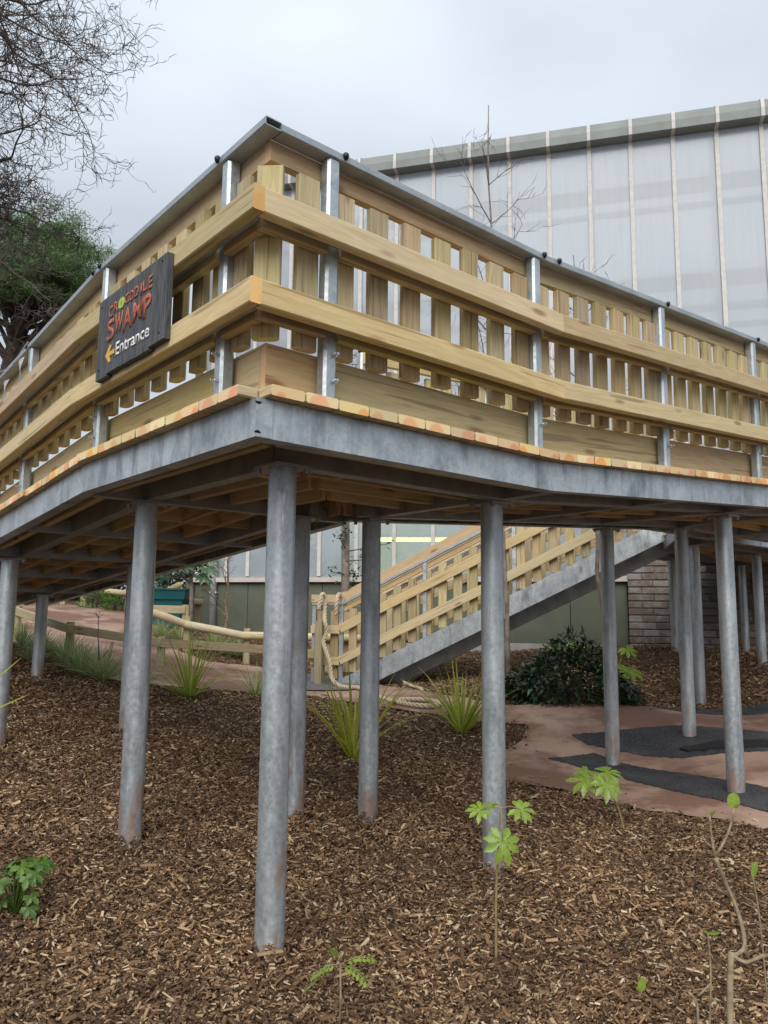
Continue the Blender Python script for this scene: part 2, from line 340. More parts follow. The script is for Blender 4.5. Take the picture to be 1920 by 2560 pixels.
def drape(name, P, dz, mat, step=.25, jit=.02, seg=.08, skirt=0):
    B = []
    for i in range(len(P)):
        a, b = np.array(P[i]), np.array(P[(i + 1) % len(P)]); L = np.linalg.norm(b - a); n = max(1, int(L / seg))
        for k in range(n):
            q = a + (b - a) * k / n + rng.normal(0, jit, 2) * (0 if k == 0 else 1); B.append(Vector(q))
    xs = [b.x for b in B]; ys = [b.y for b in B]
    gx_, gy_ = np.meshgrid(np.arange(min(xs), max(xs), step), np.arange(min(ys), max(ys), step))
    m = inpoly(gx_.ravel(), gy_.ravel(), [(b.x, b.y) for b in B])
    I = [Vector((x, y)) for x, y in zip(gx_.ravel()[m] + rng.normal(0, step * .1, m.sum()), gy_.ravel()[m])]
    nb = len(B)
    r = geometry.delaunay_2d_cdt(B + I, [(i, (i + 1) % nb) for i in range(nb)], [], 1, 1e-4)
    V = np.array([(v.x, v.y) for v in r[0]]); Z = gza(V[:, 0], V[:, 1]) + dz
    fs = [tuple(f) for f in r[2]]
    cen = np.array([V[list(f)].mean(0) for f in fs]); keep = inpoly(cen[:, 0], cen[:, 1], [(b.x, b.y) for b in B])
    me = bpy.data.meshes.new(name); vs = [(a, b, z) for (a, b), z in zip(V, Z)]; fs = [f for f, k in zip(fs, keep) if k]
    n0 = len(vs)
    if skirt:
        vs += [(b.x, b.y, gz(b.x, b.y) - .01) for b in B]; bi = {}
        for i, b in enumerate(B): bi[i] = int(np.argmin((V[:, 0] - b.x) ** 2 + (V[:, 1] - b.y) ** 2))
        fs += [(n0 + i, n0 + (i + 1) % nb, bi[(i + 1) % nb], bi[i]) for i in range(nb)]
    me.from_pydata(vs, [], fs); me.update()
    return tag(link(name, me, None, None, mat), kind='structure')
t = NT('path_earth'); ps = t.pos(); n1 = t.noise(ps, 1.3, 4, .6); n2 = t.noise(ps, 40, 3, .6); n3 = t.noise(t.mapv(ps, (1, 1, 1), (5, 2, 0)), .8, 4, .6)
c = t.ramp(n1, [(.35, (.345, .222, .16)), (.65, (.49, .345, .26))]); c = t.mix(t.math('MULTIPLY', t.ramp(t.math('ADD', t.math('MULTIPLY', n3, .6), t.math('MULTIPLY', t.noise(ps, 2.6, 5, .65), .4)), [(.44, 0), (.54, 1)]), .85), c, (.155, .075, .05)); c = t.mix(t.math('MULTIPLY', n2, .3), c, (.22, .13, .10))
t.color(c); t.rough(.9, 0, .25); t.bump(n2, .4, .01); M['path'] = t.m
t = NT('asphalt'); ps = t.pos(); n2 = t.noise(ps, 60, 3, .8); n1 = t.noise(ps, 3, 4)
c = t.mix(t.ramp(n2, [(.42, 0), (.62, 1)]), (.012, .012, .014), (.075, .076, .081)); c = t.mix(t.math('MULTIPLY', t.ramp(n1, [(.45, 0), (.7, 1)]), .4), c, (.11, .10, .10)); t.color(c); t.rough(.85, 0, .35); t.bump(n2, .9, .008); M['asphalt'] = t.m
drape('path', PATH, .012, M['path'])['label'] = 'pinkish red packed earth path'
for i, P in enumerate(ASPH): drape('asphalt_patch', P, .022, M['asphalt'], .15, .007, .03, .02)['label'] = ['dark asphalt patch around the two nearest right columns', 'wide dark asphalt patch behind them', 'thin asphalt strip by the far bed'][i]
drape('asphalt_patch', PATCHDARK, .045, plain('fresh_asphalt', (.006, .006, .007), (.02, .02, .022), 150, .7, bump=.6, obj=False), .1, .01, .05, .02)['label'] = 'fresh black strip of asphalt along the patch edge'
drape('paving', [(-1.25, 12.95), (-.62, 12.75), (-.2, 11.85), (-.45, 11.1), (-1.2, 10.85), (-1.35, 11.9)], .03, plain('grey_paving', (.10, .10, .105), (.17, .165, .17), 9, .85, obj=False), .25, .005)['label'] = 'dark grey paving at the foot of the stairs'

COLS = [(-.482, 3.59, .7, -1.464), (.665, 4.71, .7, -1.477), (-1.496, 4.81, .7, -1.361), (-.591, 5.45, .695, -1.356), (-.09, 5.6, .70, -1.414), (-3.2, 6.6, .459, -1.114), (-4.22, 9.6, .226, -.796), (-2.42, 7.5, .475, -1.138), (2.256, 7.75, .907, -1.414), (2.843, 6.4, .867, -1.373), (3.205, 8.25, .978, -1.205), (4.126, 10.2, .985, -1.127), (4.806, 12.8, 1.0, -.497), (6.518, 14.0, 1.0, -.545), (5.679, 11.7, 1.0, -.641)]
# ------------------------------------------------------------------ mulch: loose wood chips over the beds
def chips():
    X = []; Y = []
    for (y0, y1, dens) in ((1.2, 3.6, 8200), (3.6, 6.0, 5600), (6.0, 8.0, 3200), (8.0, 12.0, 1700), (12.0, 17.0, 600)):
        hw = .56 * y1 + .9; n = int((y1 - y0) * 2 * hw * dens)
        x = rng.uniform(-hw, hw, n); y = rng.uniform(y0, y1, n)
        k = np.abs(x) < .56 * y + .9
        X.append(x[k]); Y.append(y[k])
    x = np.concatenate(X); y = np.concatenate(Y)
    sg_ = np.where(rng.random(len(x)) < .14, .22, .045); jx = x + rng.normal(0, 1, len(x)) * sg_; jy = y + rng.normal(0, 1, len(x)) * sg_
    on = inpoly(jx, jy, PATH)
    lawnlike = (y > 14.5) & (x < -4.5)
    keep = (~on) & (~lawnlike)
    # a thin scatter strays on to the path edge
    x, y = x[keep], y[keep]; n = len(x)
    z = gza(x, y) + np.where(np.abs(x) < 8, .012 * np.sin(x * 5.1 + 1.3 * np.sin(y * 3)) * np.cos(y * 4.3 + np.sin(x * 2.1)), 0)
    far = np.clip((y - 3) / 8, 0, 1)
    L = rng.lognormal(np.log(.0165), .55, n) * (1 + .75 * far); Wd = L * rng.uniform(.14, .46, n); Wd = np.clip(Wd, .0025, .020); H = rng.uniform(.002, .006, n) * (1 + .5 * far)
    bigc = rng.random(n) < .0035
    for cx, cy, _t, _b in COLS: bigc &= np.hypot(x - cx, y - cy) > .2
    L = np.where(bigc, rng.uniform(.04, .095, n), L); Wd = np.where(bigc, rng.uniform(.005, .024, n), Wd); H = np.where(bigc, rng.uniform(.005, .012, n), H)
    L = np.clip(L, .006, .12)
    yaw = rng.uniform(0, 2 * pi, n); tl = rng.normal(0, .33, n); rl = rng.normal(0, .35, n)
    z += rng.uniform(-.004, .018, n) + np.where(bigc, .006, 0)
    for cx, cy, _t, _b in COLS: z += .05 * np.exp(-(np.hypot(x - cx, y - cy) / .15) ** 2) * (1 + .5 * np.sin(5 * np.arctan2(y - cy, x - cx) + cx * 9))
    ca, sa, ct, st, cr, sr = np.cos(yaw), np.sin(yaw), np.cos(tl), np.sin(tl), np.cos(rl), np.sin(rl)
    ux = np.stack([ca * ct, sa * ct, st], -1); vy = np.stack([-sa * cr - ca * st * sr, ca * cr - sa * st * sr, ct * sr], -1); wz = np.cross(ux, vy)
    C = np.stack([x, y, z], -1)
    tp = rng.uniform(.45, 1.0, n)
    corners = []
    for sz in (-1, 1):
        for sx, sy in ((-1, -1), (1, -1), (1, 1), (-1, 1)):
            wy = Wd * np.where(sx > 0, tp, 1.0)
            corners.append(C + ux * (sx * L / 2)[:, None] + vy * (sy * wy / 2)[:, None] + wz * (sz * H / 2)[:, None])
    V = np.stack(corners, 1).reshape(-1, 3)
    fq = np.array([(4, 5, 6, 7), (0, 1, 5, 4), (2, 3, 7, 6)])
    Fq = (np.arange(n)[:, None, None] * 8 + fq[None]).reshape(-1)
    me = bpy.data.meshes.new('mulch'); me.vertices.add(len(V)); me.vertices.foreach_set('co', V.ravel())
    nf = n * 3; me.loops.add(nf * 4); me.loops.foreach_set('vertex_index', Fq.astype(np.int32)); me.polygons.add(nf)
    me.polygons.foreach_set('loop_start', np.arange(nf, dtype=np.int32) * 4); me.polygons.foreach_set('loop_total', np.full(nf, 4, np.int32))
    me.update(calc_edges=True); me.validate()
    return me
t = NT('wood_chip'); ri = t.new('ShaderNodeNewGeometry').outputs['Random Per Island']
c = t.ramp(ri, [(0, (.065, .037, .021)), (.28, (.125, .070, .038)), (.50, (.20, .113, .060)), (.72, (.30, .178, .096)), (.88, (.45, .295, .165)), (1, (.70, .54, .35))])
c = t.mix(t.math('MULTIPLY', t.ramp(t.noise(t.pos(), 1.3, 4, .6), [(.42, 0), (.62, 1)]), .42), c, (.065, .037, .022)); c = t.mix(.25, c, t.mix(1.0, c, t.ramp(t.noise(t.pos(), 160, 2), [(.3, .4), (.7, 1.0)]), 'MULTIPLY'))
t.color(c); t.rough(.85, 0, .25); M['chip'] = t.m
tag(link('mulch', chips(), None, None, M['chip']), 'brown wood chip mulch covering the planting beds', 'mulch', kind='stuff')

# ------------------------------------------------------------------ raised walkway
C0 = Vector((-.52, 3.01, 0)); TH = radians(40.5)
eR = Vector((cos(TH), sin(TH), 0)); eL = Vector((-sin(TH), cos(TH), 0))
WID = 2.05; KR, KL = 1.92, 1.94; SR, SL = .068, .084; AEND, BEND, ALEV = 9.0, 9.4, 6.3
def zR(s): return SR * max(0, min(s, ALEV) - KR)
def zL(s): return -SL * max(0, s - KL)
class Leg:
    """s along the edge, o inwards from the beam face, z height on the level platform"""
    def __init__(s, d, inw, base, zf, kinks): s.d, s.i, s.b, s.zf, s.k = d, inw, base, zf, kinks
    def P(s, a, o, z): 
        q = C0 + s.d * a + s.i * (s.b + o); return Vector((q.x, q.y, z + s.zf(a)))
LR = Leg(eR, eL, 0, zR, [KR, ALEV]); LL = Leg(eL, eR, 0, zL, [KL])
LRF = Leg(eR, -eL, -WID, zR, [KR, ALEV]); LLF = Leg(eL, -eR, -WID, zL, [KL])
walk = empty('raised_walkway', (C0.x, C0.y, -1.46), 'raised timber and galvanised steel walkway on round columns', 'walkway')
def spans(leg, s0, s1):
    pts = [s0] + [k for k in leg.k if s0 + .02 < k < s1 - .02] + [s1]
    return list(zip(pts[:-1], pts[1:]))
def run(name, leg, s0, s1, o0, o1, z0, z1, mat, ch=.004, prof=None, key=None):
    """straight pieces along a leg, one per slope"""
    out = []
    for a, b in spans(leg, s0, s1):
        p0 = leg.P(a, (o0 + o1) / 2, (z0 + z1) / 2); p1 = leg.P(b, (o0 + o1) / 2, (z0 + z1) / 2)
        out.append(beam(name, walk, p0, p1, o1 - o0, z1 - z0, mat, UP, ch, prof, key))
    return out
def hollow(name, leg, s0, s1, o0, o1, z0, z1, mat, th=.005):
    for a, b in spans(leg, s0, s1):
        p0 = leg.P(a, (o0 + o1) / 2, (z0 + z1) / 2); p1 = leg.P(b, (o0 + o1) / 2, (z0 + z1) / 2); L = (p1 - p0).length
        w, h = o1 - o0, z1 - z0; po = chprof(w, h, .005); pi_ = chprof(w - 2 * th, h - 2 * th, .003)
        mb = MB(); n = 8; vs = [(0, y, z) for y, z in po] + [(L, y, z) for y, z in po] + [(0, y, z) for y, z in pi_] + [(L, y, z) for y, z in pi_]
        fs = []
        for i in range(n):
            j = (i + 1) % n; fs += [(i, j, n + j, n + i), (2 * n + i, 3 * n + i, 3 * n + j, 2 * n + j), (i, 2 * n + i, 2 * n + j, j), (n + i, n + j, 3 * n + j, 3 * n + i)]
        mb.add(vs, fs); me = mb.mesh(name); bm = bmesh.new(); bm.from_mesh(me); bmesh.ops.recalc_face_normals(bm, faces=bm.faces); bm.to_mesh(me); bm.free()
        link(name, me, frame(p0, p1 - p0, UP), walk, mat)
PICKPROF = [(-.0575 + .004, -.024), (.0575 - .004, -.024), (.0575, -.020), (.0575, .006), (.048, .018), (.030, .024), (-.030, .024), (-.048, .018), (-.0575, .006), (-.0575, -.020)]
def knob_mesh():
    mb = MB(); n = 10; R_ = .0155; prof = [(0, -.022), (.008, -.020), (.013, -.011), (R_, 0), (.0135, .008), (.008, .013), (0, .0145)]
    vs = []; fs = []
    for r_, z in prof:
        for k in range(n): vs.append((r_ * cos(2 * pi * k / n), r_ * sin(2 * pi * k / n), z))
    for i in range(len(prof) - 1):
        for k in range(n): fs.append((i * n + k, i * n + (k + 1) % n, (i + 1) * n + (k + 1) % n, (i + 1) * n + k))
    mb.add(vs, fs); me = mb.mesh('knob', True); me.materials.append(M['black']); return me
KNOB = knob_mesh()
_b = MB(); _b.tube([(0, 0, 0), (.035, 0, 0)], .006, 8); _b.tube([(.008, 0, 0), (.018, 0, 0)], .011, 6); BOLT = _b.mesh('bolt'); BOLT.materials.append(M['bolt'])
def post(leg, s, bolts=(.16,), detail=True):
    p = leg.P(s, .045, .90); q = leg.P(s, .045, 2.064)
    o = beam('post', walk, p, q, .068, .07, M['galv'], leg.d, .012)
    if detail:
        for h in bolts:
            B = leg.P(s + (.012 if leg in (LR, LRF) else -.012), .010, .92 + h)
            link('bolt', BOLT, frame(B, -leg.i, UP), o)
        k = leg.P(s + .05, -.004, 2.098); link('cap', KNOB, Matrix.Translation(k), o)
    return o
def railing(leg, posts, s0, s1, near=True, n_pick=7, o_start=None, skip=()):
    rs = s0
    for z0, z1 in ((1.604, 1.712), (1.214, 1.322)):
        run('outer_rail', leg, o_start if o_start is not None else s0, s1, -.105, -.052, z0, z1, M['rail'], .005)
        run('steel_channel', leg, max(s0, -.045), s1, -.051, -.004 - (.008), z0 + .022, z1 - .02, M['under'], .002)
    run('top_timber', leg, s0 + (.079 if leg in (LR, LRF) else .1245), s1, .079, .124, 1.972, 2.0655, M['kick'], .001)
    edges = list(posts)
    cuts = [(s0 + .001 if near else s0 + .05, edges[0] - .036)] + [(a + .036, b - .036) for a, b in zip(edges[:-1], edges[1:])]
    if s1 - edges[-1] > .2: cuts.append((edges[-1] + .036, s1))
    for j, (a, b) in enumerate(cuts):
        if b - a < .08: continue
        for z0, z1 in ((1.600, 1.700), (1.210, 1.310)):
            lo = a if not (near and j == 0 and leg is LL) else .047
            for u, v in spans(leg, lo, b):
                beam('inner_rail', walk, leg.P(u, .022, (z0 + z1) / 2), leg.P(v, .022, (z0 + z1) / 2), .045, z1 - z0, M['kick'])
        for u, v in spans(leg, a - .035 if j else a + (.097 if leg is LR else .141), b + .0345):
            beam('kickboard', walk, leg.P(u, .118, 1.046), leg.P(v, .118, 1.046), .043, .21, M['kick'])
        if j == 0 and near: continue
        L = b - a; n = max(2, round(L / .205) + 0 if L > .8 else round(L / .21))
        n = n_pick if 1.2 < L < 1.6 else n
        for k in range(n):
            s = a + .059 + (L - .118) * k / (n - 1)
            picket(leg, s)
    for s in posts: post(leg, s, (.16,) if random.random() < .5 else (.10, .22))
def picket(leg, s, o=.074, ang=0):
    zt = 1.945 + random.uniform(-.008, .008); zb = 1.155 + random.uniform(-.006, .006); s += random.uniform(-.006, .006)
    p, q = leg.P(s, o, zb), leg.P(s, o, zt); q.x += random.uniform(-.003, .003); q.y += random.uniform(-.003, .003)
    x = (q - p).normalized(); inward = Matrix.Rotation(ang, 3, 'Z') @ leg.i; y = inward.cross(x).normalized(); z = x.cross(y)
    Mx = Matrix(((x[0], y[0], z[0], p[0]), (x[1], y[1], z[1], p[1]), (x[2], y[2], z[2], p[2]), (0, 0, 0, 1)))
    me = prism_mesh(PICKPROF, round((q - p).length, 2), 'picket', M['picket'])
    return link('picket', me, Mx, walk)
PR = [.378, 1.838, 3.222, 4.645, 6.05, 7.45, 8.9]; PL = [.36, 1.83, 3.29, 4.75, 6.2, 7.65, 9.2]
railing(LR, PR, 0, AEND, o_start=-.052); railing(LL, PL, 0, BEND, o_start=-.105)
# pickets between the corner and the first posts, and the corner picket set at 45 degrees
picket(LR, .268); picket(LL, .262)
picket(LR, .085, .082, radians(-45))
PRF = [2.15, 3.6, 5.0, 6.4, 7.1]; PLF = [2.15, 3.6, 5.05, 6.5, 7.95, 9.3]
railing(LRF, PRF, WID, 7.15, near=False); railing(LLF, PLF, WID, BEND, near=False)
# handrails: the left one runs through, its open end shows at the corner
hollow('handrail', LL, 0, BEND, 0, .085, 2.066, 2.106, M['hand']); hollow('handrail', LR, .0862, AEND, 0, .085, 2.066, 2.106, M['hand'])
hollow('handrail', LLF, WID + .001, BEND, 0, .085, 2.066, 2.106, M['hand']); hollow('handrail', LRF, WID + .087, 7.2, 0, .085, 2.066, 2.106, M['hand'])
for leg, s in ((LR, 2.03), (LL, 1.99)): link('cap', KNOB, Matrix.Translation(leg.P(s, -.004, 2.098)), walk)
# edge beams: channels with the web outside
def cprof(h, fl, t=.010):
    return [(-fl / 2, -h / 2), (fl / 2, -h / 2), (fl / 2, -h / 2 + t), (-fl / 2 + t, -h / 2 + t), (-fl / 2 + t, h / 2 - t), (fl / 2, h / 2 - t), (fl / 2, h / 2), (-fl / 2, h / 2)]
def cbeam(leg, s0, s1, flip):
    pr = cprof(.163, .08); pr = [(-y, z) for y, z in pr] if flip else pr
    run('edge_beam', leg, s0, s1, 0, .08, .71, .873, M['beam'], prof=pr, key='edge_beam' + str(flip))
# local y of frame() is UP x dir: for LR (dir eR) it is +eL (inward); for LL it points to -eR (outward)
cbeam(LL, 0, BEND, True); cbeam(LR, .0815, AEND, False); cbeam(LLF, WID + .0, BEND, False); cbeam(LRF, WID + .082, 7.2, True)
pl = beam('end_plate', walk, LL.P(.0, .040, .7915), LL.P(.0, .040, .7915) - eL * .003, .078, .160, M['galv'], ch=.001)
for z in (.725, .856):
    mb = MB(); n = 8; sg = 1 if z < .8 else -1
    pts = [LL.P(0, .010 + .016 * cos(pi * k / n), z + sg * 0 + .012 * sin(pi * k / n) * sg) - eL * .0035 for k in range(n + 1)]
    mb.add(pts, [tuple(range(n + 1))]); mb.build('drain_hole', M['dark'], walk)
# deck boards
PIT, BW, BT = .1705, .163, .045
def board(leg, s, o0, o1, z=.8975):
    a = s - .001; sl = (leg.zf(s + .08) - leg.zf(s - .08)) / .16
    up = (UP - leg.d * sl).normalized()
    j = random.uniform(-.004, .004)
    beam('deck_board', walk, leg.P(s, o0 + j, z + .001 * random.random()), leg.P(s, o1, z + .001 * random.random()), BW, BT, M['board'], up, .006)
s = .115
i = 0
while s < KR - .05:
    board(LR, s, -.062, s + PIT / 2); board(LL, s, -.062, s - PIT / 2 - .003); s += PIT
sk = s
while s < AEND: board(LR, s, -.062, WID + .062); s += PIT
s = sk
# the plan kinks of the left ramp leave small steps in the board ends
while s < BEND:
    stp = .0 if s < 1.95 else (.018 if (int(s / 1.45) % 2) else .0)
    board(LL, s, -.062 + stp, WID + .062); s += PIT
for s_ in np.arange(KR - .02, 2.2, PIT): pass
# steel and timber under the deck
for o in (.42, 1.60):
    run('steel_bearer', LL, o + .045 if o < 1 else KL - .1, BEND, o - .04, o + .04, .700, .835, M['under'], .003)
    run('steel_bearer', LR, o - .04 if o < 1 else KR - .1, AEND, o - .0405, o + .0405, .702, .836, M['under'], .003)
for o in (.20, .71, 1.01, 1.31, 1.83):
    run('joist', LL, min(o + .03, KL), BEND, o - .0225, o + .0225, .738, .872, M['joist'])
    run('joist', LR, min(o + .03, KR), AEND, o - .0225, o + .0225, .7385, .8715, M['joist'])
for s_ in (2.0, 3.3, 4.55, 5.9, 7.35, 8.6):
    p, q = LL.P(s_, .085, .752), LL.P(s_, WID - .085, .752); beam('cross_beam', walk, p, q, .075, .092, M['under'], UP, .003)
for s_ in (2.0, 3.4, 4.78, 6.24, 7.6):
    p, q = LR.P(s_, .085, .752), LR.P(s_, WID - .085, .752); beam('cross_beam', walk, p, q, .075, .0915, M['under'], UP, .003)
# noggings between joists
for leg, ss in ((LL, (.95, 2.65, 3.9, 5.2, 6.6)), (LR, (.98, 2.7, 4.1, 5.4))):
    for s_ in ss:
        for o0, o1 in ((.46, .687), (.733, .987), (1.033, 1.287), (1.333, 1.56)):
            if s_ < o1 + .1: continue
            ds = random.uniform(-.06, .06)
            beam('nogging', walk, leg.P(s_ + ds, o0, .80), leg.P(s_ + ds, o1, .80), .045, .12, M['joist'])
# third stretch behind, level, on its own columns
L3 = Leg(eR, eL, 2.0, lambda s: .298, []); Z3 = 0
W3 = 2.35
S3 = lambda o: 7.15 + 1.42 * o
for o, fl in ((.0, False), (W3 - .08, True)):
    pr = cprof(.163, .08); pr = [(-y, z) for y, z in pr] if fl else pr
    run('edge_beam', L3, S3(o), 15.5, o, o + .08, .71, .873, M['beam'], prof=pr, key='edge_beam' + str(fl))
s = S3(.12)
while s < 15.5:
    beam('deck_board', walk, L3.P(s, .07, .8975), L3.P(s, min(W3 + .06, (s - 7.15) / 1.42 + .06), .8975), BW, BT, M['board'], UP, .006); s += PIT
for o in (.22, .7, 1.0, 1.3, 1.6, 2.1): run('joist', L3, S3(o), 15.5, o - .0225, o + .0225, .738, .872, M['joist'])
for o in (.48, 1.9): run('steel_bearer', L3, S3(o), 15.5, o - .04, o + .04, .70, .835, M['under'])
beam('end_beam', walk, L3.P(S3(.0) - .06, .0, .79), L3.P(S3(W3) - .06, W3, .79), .04, .16, M['under'], UP, .003)
for s_, o1 in ((8.3, .8), (10.4, W3 - .1), (12.5, W3 - .1)): beam('cross_beam', walk, L3.P(s_, .085, .752), L3.P(s_, o1, .752), .075, .092, M['under'], UP, .003)
PR3 = [9.4, 10.8, 12.2, 13.6]
# columns (x, y, top z, foot z)
_b = MB(); _b.tube([(0, 0, 0), (0, 0, -.02)], .013, 6); HBOLT = _b.mesh('head_bolt'); HBOLT.materials.append(M['under'])
def col_mesh(L, r_):
    mb = MB(); n = 28; vs = []; fs = []; m = 2
    for x in (0, L):
        for k in range(n): vs.append((x, r_ * cos(2 * pi * k / n), r_ * sin(2 * pi * k / n)))
    for k in range(n): fs.append((k, n + k, n + (k + 1) % n, (k + 1) % n))
    mb.add(vs, fs); return mb.mesh('column', True)
for i, (x, y, zt, zb) in enumerate(COLS):
    r_ = .0665 if i == 0 else .069
    foot = zb - .25
    me = col_mesh(zt - .012 - foot, r_); me.materials.append(M['col'])
    Mx = Matrix(((0, 0, 1, x), (0, 1, 0, y), (1, 0, 0, foot), (0, 0, 0, 1))) @ Matrix.Rotation(random.random() * 6, 4, 'X')
    o = link('column', me, Mx, walk)
    hp = MB(); hp.box((x, y, zt - .006), (.20, .20, .012), Matrix.Rotation(TH, 3, 'Z')); h = hp.build('head_plate', M['under'], o)
    for sx in (-1, 1):
        for sy in (-1, 1):
            q = Matrix.Rotation(TH, 3, 'Z') @ Vector((sx * .083, sy * .083, 0)); link('head_bolt', HBOLT, Matrix.Translation((x + q.x, y + q.y, zt - .012)), o)


# ------------------------------------------------------------------ sign on the left railing
t = NT('charred_plank'); tc = t.obj(); oi = t.new('ShaderNodeObjectInfo').outputs['Random']
v = t.new('ShaderNodeVectorMath', _operation='ADD', i0=tc, i1=t.new('ShaderNodeCombineXYZ', X=t.math('MULTIPLY', oi, 9.0), Y=t.math('MULTIPLY', oi, 4.0), Z=0.0).outputs[0]).outputs[0]
g = t.noise(t.mapv(v, (2.0, 22, 22)), 2.5, 5, .65, 1.5); t.color(t.ramp(g, [(.35, (.036, .039, .044)), (.65, (.115, .122, .132))])); t.rough(.75, 0, .3); t.bump(g, .5, .004); M['char'] = t.m
def paint(name, a, b):
    t = NT(name); n = t.noise(t.pos(), 60, 4, .7); t.color(t.ramp(n, [(.42, b), (.56, a)])); t.rough(.7); return t.m
M['orange'] = paint('orange_paint', (.52, .125, .06), (.20, .07, .045)); M['lime'] = paint('lime_paint', (.46, .58, .09), (.36, .46, .07)); M['white'] = paint('white_paint', (.74, .74, .72), (.6, .6, .58)); M['yellow'] = paint('yellow_paint', (.75, .43, .07), (.6, .33, .06))
SO = -.140
sign = empty('entrance_sign', LL.P(1.02, SO, 1.245), 'black plank sign reading CROCODILE SWAMP Entrance on the left railing', 'sign')
edges_b = [1.445, 1.295, 1.118, .946, .770, .598]; lows = [1.236, 1.248, 1.243, 1.240, 1.252]; highs = [1.681, 1.678, 1.674, 1.671, 1.668]
for k in range(5):
    a, b = edges_b[k], edges_b[k + 1]
    beam('plank', sign, LL.P((a + b) / 2, -.1225, lows[k]), LL.P((a + b) / 2, -.1225, highs[k]), a - b - .003, .034 - .001 * (k % 2), M['char'], -eR, .002)
def letter_mesh(ch, w, h, bold=0):
    cu = bpy.data.curves.new('glyph', 'FONT'); cu.body = ch; cu.size = 1; cu.offset = bold; cu.resolution_u = 3
    ob = bpy.data.objects.new('glyph', cu); COL.objects.link(ob)
    dg = bpy.context.evaluated_depsgraph_get(); dg.update()
    me = bpy.data.meshes.new_from_object(ob.evaluated_get(dg)); bpy.data.objects.remove(ob); bpy.data.curves.remove(cu)
    co = np.array([v.co[:] for v in me.vertices]); lo, hi = co.min(0), co.max(0)
    sx, sy = w / (hi[0] - lo[0]), h / (hi[1] - lo[1])
    for v in me.vertices: v.co = ((v.co.x - (lo[0] + hi[0]) / 2) * sx, (v.co.y - (lo[1] + hi[1]) / 2) * sy, 0)
    return me
def sign_frame(b, z, out=.0013): 
    p = LL.P(b, SO - out, z); x = -eL; y = UP; n = -eR
    return Matrix(((x[0], y[0], n[0], p[0]), (x[1], y[1], n[1], p[1]), (x[2], y[2], n[2], p[2]), (0, 0, 0, 1)))
def extr(me, th=.0012):
    bm = bmesh.new(); bm.from_mesh(me); r = bmesh.ops.extrude_face_region(bm, geom=bm.faces[:])
    bmesh.ops.translate(bm, vec=(0, 0, th), verts=[e for e in r['geom'] if isinstance(e, bmesh.types.BMVert)]); bmesh.ops.recalc_face_normals(bm, faces=bm.faces); bm.to_mesh(me); bm.free(); return me
LET = [('C', 1.295, 1.240, 1.545, 1.612, 3), ('R', 1.227, 1.170, 1.560, 1.615, -4), ('C', 1.084, 1.030, 1.556, 1.613, 2), ('O', 1.025, .972, 1.553, 1.611, 0), ('D', .966, .911, 1.556, 1.613, -3), ('I', .893, .872, 1.548, 1.607, 2), ('L', .861, .815, 1.552, 1.612, 3), ('E', .798, .751, 1.546, 1.613, -2),
       ('S', 1.311, 1.207, 1.415, 1.535, 4), ('W', 1.202, 1.098, 1.430, 1.538, -3), ('A', 1.094, .983, 1.415, 1.535, 2), ('M', .973, .857, 1.425, 1.532, -2), ('P', .848, .752, 1.410, 1.528, 3)]
for ch, b0, b1, z0, z1, rot in LET:
    me = extr(letter_mesh(ch, b0 - b1, z1 - z0, .028)); me.materials.append(M['orange'])
    link('lettering', me, sign_frame((b0 + b1) / 2, (z0 + z1) / 2) @ Matrix.Rotation(radians(rot), 4, 'Z'), sign)
mb = MB(); n = 20; pts = [(.040 * cos(2 * pi * k / n), .030 * sin(2 * pi * k / n) + .002 * sin(6 * pi * k / n), 0) for k in range(n)]; mb.add(pts, [tuple(range(n))])
me = extr(mb.mesh('eye')); me.materials.append(M['lime']); eye = link('lettering', me, sign_frame(1.127, 1.585), sign)
mb = MB(); mb.add([(0, .022, 0), (-.004, 0, 0), (0, -.022, 0), (.004, 0, 0)], [(0, 1, 2, 3)]); me = extr(mb.mesh('eye_slit')); me.materials.append(plain('olive_paint', (.16, .2, .04))); link('eye_slit', me, sign_frame(1.127, 1.585, .0032), eye)
mb = MB(); mb.add([(.018 - .06, .016, 0), (.018 - .06, -.016, 0), (.018 + .042, -.016, 0), (.018 + .042, .016, 0)], [(0, 1, 2, 3)])
mb.v = []; mb.f = []
mb.add([(-.062, 0, 0), (-.005, .050, 0), (.022, .040, 0), (-.010, .011, 0), (.060, .013, 0), (.060, -.013, 0), (-.010, -.011, 0), (.018, -.044, 0), (-.006, -.050, 0)], [(0, 8, 7, 6), (0, 6, 3), (0, 3, 2, 1), (3, 6, 5, 4)])
me = extr(mb.mesh('arrow')); me.materials.append(M['yellow']); link('arrow', me, sign_frame(1.247, 1.345), sign)
me = extr(letter_mesh('Entrance', .415, .072, .018)); me.materials.append(M['white']); link('lettering', me, sign_frame(.965, 1.342) @ Matrix.Rotation(radians(-1.5), 4, 'Z'), sign)
mb = MB()
for b in (.65, 1.40):
    for z in (1.29, 1.64): p = LL.P(b, SO, z); mb.tube([p, p - eR * .002], .006, 8)
mb.build('screw', M['dark'], sign)
